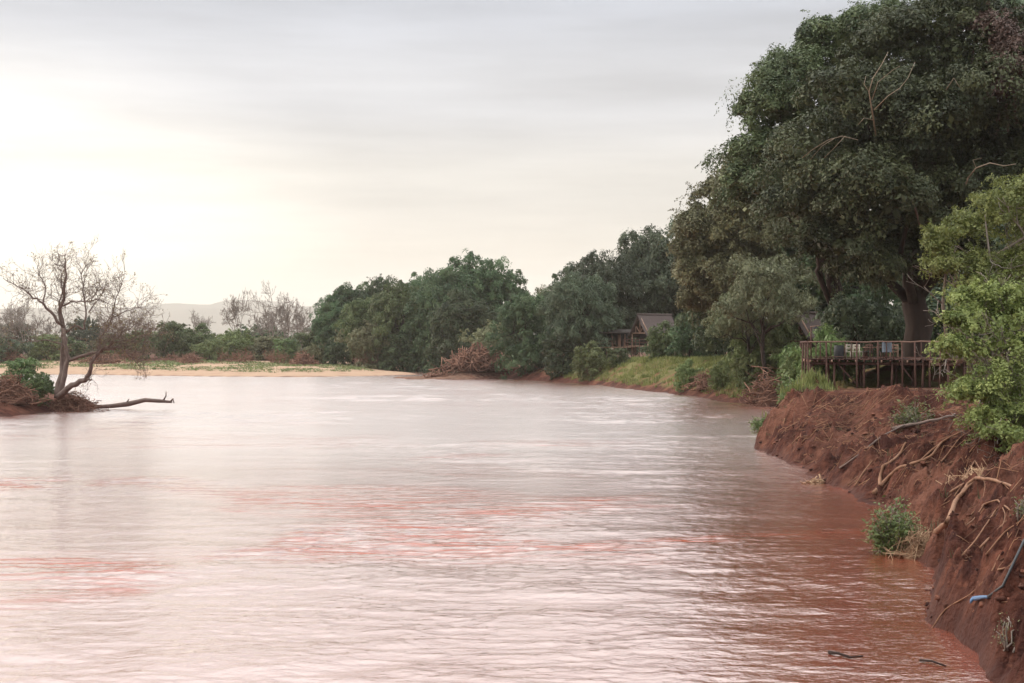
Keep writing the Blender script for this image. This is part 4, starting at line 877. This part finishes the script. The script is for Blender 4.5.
# ------------------------------------------------------------------ huts
def hut(px, Yd, zfloor, rot, label, L_=7.5, W_=5.0, eave=2.1, ridge=5.3, deckw=1.6):
    x = (px - 512) / F * Yd; zg = gz(x, Yd, False); o = empty("thatched_hut", (x, Yd, zg), label, "hut", "thatched huts under the trees"); o.rotation_euler = (0, 0, rot); zf_ = zfloor - zg
    # local x: along the ridge (gable at -x), y: across
    m_ = MB()
    for s in (-1, 1):
        y0 = s * (W_ / 2 + .55); ze = zf_ + eave - .45; zr = zf_ + ridge; nx, ny = 16, 10; top = []; bot = []
        for i in range(nx + 1):
            for j in range(ny + 1):
                tx = i / nx; ty = j / ny; xx = -.5 + tx * (L_ + 1.0); yy = y0 * (1 - ty); zz = ze + (zr - ze) * ty - .22 * math.sin(ty * math.pi) + .03 * math.sin(i * 2.3 + j * 1.7); top.append((xx, yy, zz)); bot.append((xx, yy, zz - .2))
        f = []; n_ = ny + 1; k0 = len(top)
        for i in range(nx):
            for j in range(ny):
                a = i * n_ + j; f.append((a, a + n_, a + n_ + 1, a + 1)); f.append((k0 + a, k0 + a + 1, k0 + a + n_ + 1, k0 + a + n_))
        for i in range(nx): a = i * n_; f.append((a, k0 + a, k0 + a + n_, a + n_))
        for j in range(ny):
            for a in (j, nx * n_ + j): f.append((a, a + 1, k0 + a + 1, k0 + a))
        m_.add(top + bot, [f])
    rf = m_.build("roof", M["thatch"], o)
    m_ = MB(); m_.tube([(-.55, 0, zf_ + ridge + .02), (L_ / 2, 0, zf_ + ridge), (L_ + .55, 0, zf_ + ridge + .02)], .16, 8); m_.build("ridge_cap", M["thatch"], rf, True)
    m_ = MB(); m_.box((L_ / 2 - deckw / 2, 0, zf_ - .08), (L_ + deckw, W_ + .4, .14)); m_.build("floor", M["wood_pale"], o)
    m_ = MB(); xw = 1.4
    m_.box((L_ / 2 + xw / 2, -W_ / 2, zf_ + eave / 2 - .2), (L_ - xw, .1, eave)); m_.box((L_ / 2 + xw / 2, W_ / 2, zf_ + eave / 2 - .2), (L_ - xw, .1, eave)); m_.box((xw, 0, zf_ + eave / 2 - .05), (.1, W_ - .12, eave)); m_.build("wall", M["canvas"], o)
    for sx in (0.0, L_ * .5, L_):
        for sy in (-1, 1): q = MB(); q.pole((sx, sy * (W_ / 2 - .15 if sx else W_ / 2), -.5), (sx, sy * (W_ / 2 - .15 if sx else W_ / 2), zf_ + eave), .09); q.build("stilt", M["wood_pale"] if sx == 0 else M["wood"], o, True)
    # open gable truss
    z0 = zf_ + eave; zr = zf_ + ridge - .25
    q = MB(); q.pole((0, -W_ / 2, z0), (0, W_ / 2, z0), .09)
    for s in (-1, 1):
        q.pole((0, s * (W_ / 2 + .4), z0 - .35), (0, 0, zr), .09); q.pole((0, 0, z0), (0, s * W_ * .27, z0 + (zr - z0) * .46), .07); q.pole((0, s * W_ * .27, z0), (0, s * W_ * .27, z0 + (zr - z0) * .46), .06)
    q.pole((0, 0, z0), (0, 0, zr), .08); q.build("gable_truss", M["wood_pale"], o, True)
    q = MB(); zc = zf_ + 1.0
    for z in (zc, zf_ + .5): q.pole((-deckw, -W_ / 2, z), (-deckw, W_ / 2, z), .05); q.pole((-deckw, -W_ / 2, z), (.2, -W_ / 2, z), .05)
    for yy in np.linspace(-W_ / 2, W_ / 2, 5): q.pole((-deckw, yy, -.4), (-deckw, yy, zc + .05), .06)
    q.build("railing", M["wood"], o, True)
    return o
hut(640, 228, 5.9, rad(28), "thatched hut with open timber gable beside the grassy slope", L_=5.6, W_=4.6, eave=2.0, ridge=5.0)
hut(799, 151, 5.4, rad(20), "thatched hut mostly hidden behind the pale olive tree near the deck", L_=5, W_=4, eave=1.8, ridge=4.0)
# tent cabin on its own platform
x = (611 - 512) / F * 234; zg = gz(x, 234, False); o = empty("tent_cabin", (x, 234, zg), "dark safari tent cabin with pale curtains left of the thatched hut", "cabin"); zf_ = 5.7 - zg; o.rotation_euler = (0, 0, rad(8))
m_ = MB(); m_.box((0, 0, zf_ - .08), (7.0, 5, .15)); m_.build("floor", M["wood_pale"], o)
m_ = MB(); m_.box((.6, 1.2, zf_ + 1.2), (4.6, 2.6, 2.35)); m_.build("wall", M["canvas"], o)
m_ = MB()
for s in (-1, 1): m_.add([(-2.9, s * 2.6 + .2, zf_ + 2.3), (3.3, s * 2.6 + .2, zf_ + 2.3), (3.3, .2, zf_ + 2.9), (-2.9, .2, zf_ + 2.9), (-2.9, s * 2.6 + .2, zf_ + 2.2), (3.3, s * 2.6 + .2, zf_ + 2.2), (3.3, .2, zf_ + 2.8), (-2.9, .2, zf_ + 2.8)], [[(0, 1, 2, 3), (7, 6, 5, 4), (0, 4, 5, 1), (1, 5, 6, 2), (3, 2, 6, 7), (0, 3, 7, 4)]])
m_.build("roof", M["canvas"], o)
for xx, ww in ((.2, .28), (1.35, .5), (2.3, .18)): m_ = MB(); m_.box((xx, -.16, zf_ + 1.05), (ww, .06, 2.05)); m_.build("curtain", M["curtain"], o)
for xx in (-3.3, -1.2, 1.0, 3.3):
    for yy in (-2.3, 2.3): m_ = MB(); m_.pole((xx, yy, -.5), (xx, yy, zf_ - .15), .09); m_.build("stilt", M["wood"], o, True)
m_ = MB()
for z in (.95, .5): m_.pole((-3.4, -2.4, zf_ + z), (.2, -2.4, zf_ + z), .05)
for xx in (-3.4, -2.2, -1, .2): m_.pole((xx, -2.4, zf_), (xx, -2.4, zf_ + 1), .05)
m_.build("railing", M["wood"], o, True)

# ------------------------------------------------------------------ bright green plants hanging over the near bank (right edge)
nr_ = np.random.default_rng(81)
def near_plant(name, label, base, rows, mat, seed, leaf=.115, per=2.6, nleaf=85, csize=.34, cat="bush", r=.16, twig=0, inner=.6, gaps=.38, sub=9):
    rng = np.random.default_rng(seed); zb = gz(base[0], base[1], False); o0 = np.array((base[0], base[1], zb)); root = empty(name, o0, label, cat)
    lo = [(*P(px, py, Yd), rp / F * Yd, rp / F * Yd, rp / F * Yd * .85) for px, py, rp, Yd in rows]; sb = [(*(np.array(l[:3]) - o0), *l[3:]) for l in sub_lobes(lo, rng, sub)]
    tb = MB()
    for l in lo:
        q = bent((rng.normal() * .25, rng.normal() * .25, -.4), np.array(l[:3]) - o0, rng, 7, .08, .05); tb.tube(q, np.linspace(r, r * .15, 7), 6)
        br = []
        for _ in range(5): grow(rng, q[rng.integers(2, 6)], rng.normal(size=3) + (0, 0, .3), 1.1, r * .2, 2, br, .6, .1)
        add_branches(tb, br, minr=.012)
    tb.build("stems", M["bark_grey"], root, True)
    cb = MB(); foliage(cb, sb, rng, per, nleaf, csize, leaf, .5, .3, .6, .3, gaps, inner, .6, .3, core=9, tassel=.55, tlen=1.0); cb.build("foliage", M[mat], root)
    return root
near_plant("small_tree", "light green small tree with rounded crown at the right edge", (20.6, 56.5), [(985, 215, 34, 57), (950, 232, 24, 56.5), (1010, 205, 30, 57), (1030, 240, 36, 58), (965, 262, 24, 57), (1000, 265, 26, 57), (935, 245, 12, 56.5), (945, 268, 14, 56), (975, 285, 22, 56), (1012, 280, 30, 56.5), (1030, 262, 26, 57), (1050, 200, 40, 58)], "leaf_bright", 82, cat="tree")
near_plant("bush", "bright yellow green bush hanging over the red bank at the right edge", (19.3, 51.5), [(990, 325, 32, 51), (965, 350, 20, 50.5), (1010, 350, 34, 51), (990, 385, 28, 50), (1015, 410, 30, 50), (985, 420, 18, 49.5), (1020, 445, 18, 49), (975, 300, 18, 51.5), (955, 322, 12, 51), (948, 345, 12, 50.5), (968, 395, 16, 50), (1000, 300, 26, 51.5), (1022, 320, 30, 51.5), (1000, 435, 20, 49), (1040, 380, 40, 51), (1010, 295, 26, 52)], "leaf_bright", 83)

# grassy weeds clump generator (blades)
def blades(mb, base, n, h, spread, rng, lean=.35, wid=.018, tint=None):
    """base (m,3) tufts, n blades each"""
    m = len(base); B = np.repeat(base, n, 0); N_ = len(B)
    B = B + np.concatenate([rng.normal(size=(N_, 2)) * spread, np.zeros((N_, 1))], 1)
    hh = h * rng.uniform(.5, 1.2, N_)[:, None] if np.isscalar(h) else np.repeat(h, n)[:, None] * rng.uniform(.5, 1.2, N_)[:, None]
    a = rng.uniform(0, 2 * math.pi, N_); ld = np.stack([np.cos(a), np.sin(a), 0 * a], -1); sd = np.stack([-np.sin(a + .7), np.cos(a + .7), 0 * a], -1)
    le = rng.uniform(.1, 1, N_)[:, None] * lean
    mid = B + np.array((0, 0, 1)) * hh * .6 + ld * hh * le * .35; tip = B + np.array((0, 0, 1)) * hh * (1 - le * .4) + ld * hh * le
    w_ = wid * np.maximum(1, hh)
    v = np.stack([B - sd * w_, B + sd * w_, mid + sd * w_ * .7, mid - sd * w_ * .7, tip], 1).reshape(-1, 3)
    k = np.arange(N_)[:, None] * 5
    tt = np.repeat(rng.random(m), n) if tint is None else np.repeat(tint, n)
    mb.add(v, [k + np.array([[0, 1, 2, 3]]), k + np.array([[3, 2, 4]])], np.repeat(tt, 5))

# small plants on the bank, built from leafy sprays
def spray_plant(name, label, px, py, Yd, wpx, hpx, mat, seed, n=26, leaf=.14, z=None, stems="bark_grey", group="small plants on the red bank", up=.7, nl=40):
    rng = np.random.default_rng(seed); p = P(px, py, Yd); zb = gz(p[0], Yd) if z is None else z; root = empty(name, (p[0], Yd, zb), label, "bush" if name == "bush" else "plant", group)
    w_ = wpx / 2 / F * Yd; h_ = hpx / F * Yd; tb = MB(); cb = MB(); Cs = []; Os = []; tt = []
    for _ in range(n):
        a = rng.uniform(0, 6.28); s = math.sqrt(rng.random()); e = np.array((math.cos(a) * s * w_, math.sin(a) * s * w_ * .9, h_ * rng.uniform(.45, 1) * (1 - .5 * s * s))); q = bent((rng.normal() * .08, rng.normal() * .08, -.1), e, rng, 5, .07, .1); tb.tube(q, np.linspace(.022, .008, 5), 4)
        k = nl; t_ = rng.uniform(.3, 1.05, k)[:, None]; c = q[0] + (e - q[0]) * t_ + rng.normal(size=(k, 3)) * .10 * (w_ + .4); c[:, 2] = np.maximum(c[:, 2], .02); Cs.append(c); Os.append(nrm(rng.normal(size=(k, 3)) + (0, 0, up))); tt.append(np.full(k, rng.random()))
    tb.build("stems", M[stems], root, True); leaves(cb, np.concatenate(Cs), np.concatenate(Os), leaf, .42, np.concatenate(tt), rng, .2); cb.build("foliage", M[mat], root); return root
spray_plant("bush", "feathery green bush growing at the water's edge on the near bank", 893, 556, 40.6, 54, 58, "leaf_lush", 84, 60, .11, z=0.0, nl=85)
spray_plant("leafy_plant", "broad leaved green plant on the bare bank below the deck's right end", 915, 428, 66, 52, 28, "leaf_lush", 85, 22, .17, nl=34)
spray_plant("leafy_plant", "thin green weed at the right border above the blue ended pipe", 1022, 556, 30, 20, 30, "leaf_lush", 87, 9, .05, nl=24)
spray_plant("leafy_plant", "small weed in the bottom right corner of the bank", 1012, 652, 25.6, 40, 40, "leaf_olive", 88, 12, .045, nl=24)
spray_plant("leafy_plant", "small green seedling on the bank right of the waterside bush", 958, 536, 38.5, 12, 14, "leaf_lush", 89, 6, .06, nl=20)
spray_plant("bush", "small round bush standing in the shallows beyond the bank's corner", 766, 433, 98, 34, 18, "leaf_lush", 90, 40, .16, z=0.0, nl=60)
spray_plant("bush", "grass green bush on the bank corner left of the deck's stilts", 795, 392, 89.5, 36, 26, "leaf_lush", 91, 40, .17, nl=60)
spray_plant("bush", "green bush on the lower grassy slope near the shallows", 779, 392, 141, 36, 30, "leaf_green", 92, 40, .2, nl=60)
# dry twigs beside the waterside bush
debris("dry_brushwood", "tangled dry twigs lying against the waterside bush", P(918, 550, 40)[0], 40.0, .8, .6, .75, 260, 93, "straw", (.3, 1.0), (.005, .014), "tangles of dry twigs on the near bank", "brushwood", 1.0, base=.05)
x, y = P(985, 490, 42.5)[:2]; debris("dry_brushwood", "straw coloured tangle of roots caught on the upper red bank", x, y, 1.0, .8, .45, 260, 94, "straw", (.3, 1.1), (.004, .014), "tangles of dry twigs on the near bank", "brushwood", .8)

# ------------------------------------------------------------------ roots and branches on the near bank
def hit(px, py, lo=18., hi=110.):
    """where the sight line through a pixel meets the ground"""
    Ys = np.arange(lo, hi, .1); X = (px - 512) / F * Ys; Z = CAMZ - (py - HOR) / F * Ys
    h = terrain(X, Ys)[0]; k = np.nonzero(h >= Z)[0]
    i = k[0] if len(k) else len(Ys) - 1
    return np.array((X[i], Ys[i], max(h[i], Z[i])))
def root(label, pts, r0, r1, mat="root", lift=.25, name="root", group="roots and branches bared on the red bank", forks=()):
    mb = MB(); allp = []
    for pp, a, c in [(pts, r0, r1)] + list(forks):
        q = np.array([hit(*p) for p in pp]); k = len(q); ti = np.linspace(0, k - 1, (k - 1) * 5 + 1); qq = np.stack([np.interp(ti, np.arange(k), q[:, d]) for d in range(3)], -1)
        for _ in range(2): qq[1:-1] = qq[1:-1] * .5 + (qq[2:] + qq[:-2]) * .25
        qq[:, 2] += nr_.normal(size=len(qq)) * a * .15 + max(a, c) * lift; mb.tube(qq, np.linspace(a, c, len(qq)) * (1 + nr_.normal(size=len(qq)) * .06), 7)
    return tag(mb.build(name, M[mat], smooth=True), label, "root" if name == "root" else "branch", group)
root("thick pale branch lying down the bank to the water below the leafy plant", [(874, 497), (886, 485), (897, 472), (915, 465), (930, 462), (942, 452)], .095, .04, "dead", name="fallen_branch", forks=[([(880, 487), (880, 478), (884, 472)], .08, .05)])
root("shorter pale branch crossing above the thick one, snapped end upright", [(882, 470), (892, 462), (900, 455), (906, 444)], .075, .04, "dead", name="fallen_branch")
root("crooked heavy root ending in a knob beside the waterside bush", [(936, 535), (948, 526), (955, 512), (962, 498), (968, 488), (976, 483)], .08, .045, "dead", forks=[([(976, 483), (990, 484), (1005, 487), (1024, 490)], .05, .03), ([(962, 498), (970, 490), (984, 476)], .04, .02)])
for lb_, pts_ in (("forked root tangle just above the crooked heavy root", [(950, 500), (962, 486), (978, 474), (994, 470)]), ("root loop hanging over the straw coloured tangle", [(972, 520), (984, 505), (998, 502), (1010, 512)]), ("reddish root slanting down beside the crooked heavy root", [(944, 515), (958, 490), (975, 462)])):
    x0_ = pts_[1]; root(lb_, pts_, .035, .018, "root", forks=[([x0_, (x0_[0] - 10, x0_[1] + 16), (x0_[0] - 22, x0_[1] + 24)], .02, .01), ([pts_[2], (pts_[2][0] + 8, pts_[2][1] + 14), (pts_[2][0] + 4, pts_[2][1] + 30)], .016, .008)])
root("long thin root running down from the right border to the dark notch", [(930, 633), (945, 612), (970, 596), (990, 580), (1000, 560)], .02, .015, "root")
root("thin root curving down the bank left of the right border", [(962, 558), (976, 543), (990, 528), (996, 512), (1008, 496), (1022, 480)], .022, .014, "root")
root("pair of thin roots crossing the bank at the right border", [(980, 548), (1000, 528), (1024, 508)], .025, .018, "root", forks=[([(986, 560), (1005, 538), (1024, 524)], .02, .014)])
root("short orange root poking out above the pipe", [(998, 570), (1010, 569), (1024, 562)], .022, .014, "dead")
root("pale root strand slanting up from the thick branch to the bush", [(905, 478), (930, 455), (948, 440), (962, 432), (975, 426)], .045, .03, "root")
root("pale root strand next to the hanging bush's lower leaves", [(925, 480), (945, 460), (960, 440), (972, 434)], .04, .02, "root")
root("dark root on the bank between the thick branch and the deck", [(840, 470), (860, 455), (880, 440), (905, 425)], .05, .03, "bark_left")
root("dark fallen bough on the upper bank below the leafy plant", [(892, 430), (915, 428), (940, 420), (955, 416)], .09, .05, "bark_left", name="fallen_branch")
root("slender root trailing into the water left of the thick branch", [(855, 488), (862, 475), (872, 462), (880, 452)], .04, .02, "root")
# countless fine roots and straws
fr = MB(); n = 3000; px = nr_.uniform(770, 1040, n); Yr = nr_.uniform(24, 84, n); PPs = []
X0 = nr_.uniform(8.5, 21, n); hts, wtr, dd, tt_, sd_, gr_ = terrain(X0, Yr); ok = ~wtr & (tt_ < 1.25) & (dd > .3) & ((X0 / Yr) < .42); X0, Yr = X0[ok], Yr[ok]; n = len(X0)
dirs = np.stack([nr_.normal(.8, .25, n), nr_.normal(-.25, .4, n)], -1); dirs = nrm(dirs); ln_ = nr_.uniform(.3, 2.8, n) * (0.5 + Yr / 80)
K = 6; tks = np.linspace(0, 1, K); XX = X0[:, None] + dirs[:, :1] * ln_[:, None] * tks + nr_.normal(size=(n, K)) * .07 * ln_[:, None]; YY = Yr[:, None] + dirs[:, 1:] * ln_[:, None] * tks + nr_.normal(size=(n, K)) * .07 * ln_[:, None]
ZZ = terrain(XX.ravel(), YY.ravel())[0].reshape(n, K); ZZ += nr_.uniform(.0, .06, (n, K)); r_ = nr_.uniform(.004, .015, n) * (.6 + Yr / 75); R = r_[:, None] * np.linspace(1, .4, K)
fr.tubes(np.stack([XX, YY, ZZ], -1), R, 4, nr_.random(n)); tag(fr.build("fine_roots", M["root"]), "fine roots and straws strewn over the red bank", "roots", kind="stuff")
# clods fallen from the bank
cl = MB(); n = 900; Xc = nr_.uniform(8.5, 20, n); Yc = nr_.uniform(24, 84, n); sz = nr_.uniform(.02, .08, n) * (.7 + Yc / 90)
k2 = 40; tb_ = nr_.uniform(25.5, 38, k2); sx_ = np.interp(tb_, [25.2, 28, 29.6, 31.6, 33.7, 37.1, 40], [8.45, 9.05, 9.2, 9.2, 9.9, 11.0, 11.3]); Xc = np.append(Xc, sx_ + nr_.uniform(-.05, 1.1, k2)); Yc = np.append(Yc, tb_); sz = np.append(sz, nr_.uniform(.03, .09, k2))
hz, wt, dd, tt_, _, _ = terrain(Xc, Yc); ok = ((~wt & (tt_ < 1.1)) | (dd < .25)) & (Xc / Yc < .42)
uu, vv_ = np.meshgrid(np.linspace(0, 2 * math.pi, 9, endpoint=False), np.linspace(.12, math.pi - .12, 7)); US = np.stack([np.cos(uu) * np.sin(vv_), np.sin(uu) * np.sin(vv_), np.cos(vv_)], -1).reshape(-1, 3)
i = np.arange(6)[:, None] * 9; j = np.arange(9)[None, :]; j2 = (j + 1) % 9; qf = np.stack([i + j, i + 9 + j, i + 9 + j2, i + j2], -1).reshape(-1, 4)
for x, y, z, s in zip(Xc[ok], Yc[ok], hz[ok], sz[ok]):
    rr_ = s * (1 + .38 * nr_.normal(size=(63, 1)) * .6 + .45 * fbm(US[:, :1] * 1.6 + x * 9, US[:, 1:2] * 1.6 + US[:, 2:] + y * 7, 2, 3)); cl.add(US * rr_ * np.array((nr_.uniform(.7, 1.5), nr_.uniform(.7, 1.5), nr_.uniform(.5, .9))) + (x, y, z), [qf], nr_.random())
tag(cl.build("soil_clods", noise_mat("clod_soil", (.040, .015, .012), (.19, .078, .052), 5, rough=.95, bump=.9, bdist=.06)), "clods of red earth fallen on the bank", "clods", kind="stuff")

# pipe with a blue wrapped end
pb = MB(); q = np.array([hit(1034, 570), hit(1015, 585), hit(1003, 597), hit(988, 604), hit(974, 609)]); q[:, 2] += np.array([.12, .16, .14, .12, .12]); q[0] = q[1] + (q[1] - q[2]) * 1.6
po = empty("water_pipe", q[-1], "dark plastic pipe with a blue end lying on the bank at the right border", "pipe"); qq = q - q[-1]
pb.tube(qq[:4], [.027] * 4, 9); pb.build("pipe", M["pipe"], po, True)
pb = MB(); pb.tube([qq[3], qq[3] * .6 + (0, 0, .01), qq[4] * .9 + qq[3] * .1, qq[4]], [.03, .036, .05, .036], 9); pb.tube([qq[4] + (0, 0, .02), qq[4] + (-.06, -.03, -.03), qq[4] + (-.08, -.02, -.09)], [.036, .035, .015], 7); pb.build("end_wrap", M["bluecloth"], po, True)
# floating sticks
def stick(label, pts, r):
    q = np.array([(((px - 512) / F) * (CAMZ * F / (py - HOR)), CAMZ * F / (py - HOR), .035 + .02 * (i % 2)) for i, (px, py) in enumerate(pts)]); mb = MB(); mb.tube(q, np.linspace(r, r * .5, len(q)), 6); tag(mb.build("floating_stick", M["bark"], smooth=True), label, "stick", "sticks adrift near the bank")
stick("dark stick adrift in the brown shallows, the left one of two", [(829, 654), (838, 656), (850, 659), (863, 659)], .035)
stick("dark stick adrift beside the bottom right bank, the right one of two", [(920, 662), (932, 664), (946, 668)], .03)
px_debris("flotsam", "small clump of flotsam stranded where the bank meets the water", 806, 828, 483, 61.5, 60, 95, .5, mat="straw", ln=(.3, .9), r=(.01, .05), group="flotsam", base=.0) if False else debris("flotsam", "small clump of pale flotsam stranded at the foot of the bank", P(816, 0, 61.5)[0], 61.5, .5, .4, .16, 60, 95, "straw", (.2, .7), (.01, .04), None, "flotsam", .4, base=.02)

# ------------------------------------------------------------------ grass and ground cover
gr = np.random.default_rng(91); gb = MB()
n = 16000; Xg = gr.uniform(3, 40, n); Yg = gr.uniform(86, 236, n); hz, wt, dd, tt_, sd_, gg = terrain(Xg, Yg)
pat = fbm(Xg * .22, Yg * .22, 3, 61); ok = ~wt & (gg > .35) & (dd > .8) & ~((Yg < 116) & (Xg > 17.8)) & (tt_ < 2.2) & (pat + gg * .9 + np.clip(tt_ - .6, 0, .5) > .55)
Xe = gr.uniform(14.5, 19.2, 1500); Ye = gr.uniform(83, 98, 1500); he, we, de, te, _, _ = terrain(Xe, Ye); oe = ~we & (de > .7) & ~((Xe > 18.3) & (Ye > 91)) & (fbm(Xe * .6, Ye * .6, 3, 66) + np.clip((Ye - 84) / 6, -.3, .5) > .12)
ok = np.concatenate([ok, oe]); Xg = np.concatenate([Xg, Xe]); Yg = np.concatenate([Yg, Ye]); hz = np.concatenate([hz, he])
base = np.stack([Xg, Yg, hz - .03], -1)[ok]; blades(gb, base, 12, gr.uniform(.25, .75, len(base)), .22, gr, .5, .03)
tag(gb.build("grass", M["grass"]), "tall yellow green grass on the slope of the right bank", "grass", kind="stuff")
gb = MB(); n = 5200; Xg = gr.uniform(-125, -18, n); Yg = gr.uniform(276, 345, n); hz, wt, dd, tt_, sd_, gg = terrain(Xg, Yg); pat = fbm(Xg * .09, Yg * .2, 3, 62); ok = ~wt & (dd > 9) & (pat > .02)
C = np.repeat(np.stack([Xg, Yg, hz + .15], -1)[ok], 14, 0); C = C + gr.normal(size=C.shape) * (.5, .5, .12); leaves(gb, C, nrm(gr.normal(size=C.shape) + (0, 0, 1)), .32, .5, np.repeat(gr.random(ok.sum()), 14), gr)
tag(gb.build("ground_cover", M["leaf_lush"]), "low green creepers scattered over the sandbar", "ground cover", kind="stuff")
gb = MB(); n = 900; Xg = gr.uniform(9, 20, n); Yg = gr.uniform(25, 90, n); hz, wt, dd, tt_, sd_, gg = terrain(Xg, Yg); pat = fbm(Xg * .5, Yg * .35, 3, 63); ok = ~wt & (dd > .5) & (pat > .22) & (tt_ < 1.5)
base = np.stack([Xg, Yg, hz - .02], -1)[ok]; blades(gb, base, 9, gr.uniform(.12, .4, len(base)), .10, gr, .6, .012)
tag(gb.build("bank_weeds", M["leaf_olive"]), "thin weeds and dry grass dotted on the red bank", "weeds", kind="stuff")

# ------------------------------------------------------------------ air
hz_ = MB(); hz_.box((0, 0, 298.0), (33000, 34000, 604.0)); m = bpy.data.materials.new("haze"); m.use_nodes = True; t = m.node_tree
t.nodes.remove(t.nodes["Principled BSDF"]); pv = t.nodes.new("ShaderNodeVolumePrincipled"); pv.inputs["Color"].default_value = (1.0, .98, .94, 1); pv.inputs["Density"].default_value = 0.85e-4; pv.inputs["Anisotropy"].default_value = .3
t.links.new(pv.outputs[0], t.nodes["Material Output"].inputs["Volume"])
tag(hz_.build("haze", m), "thin pale evening haze over the river", "haze", kind="stuff")
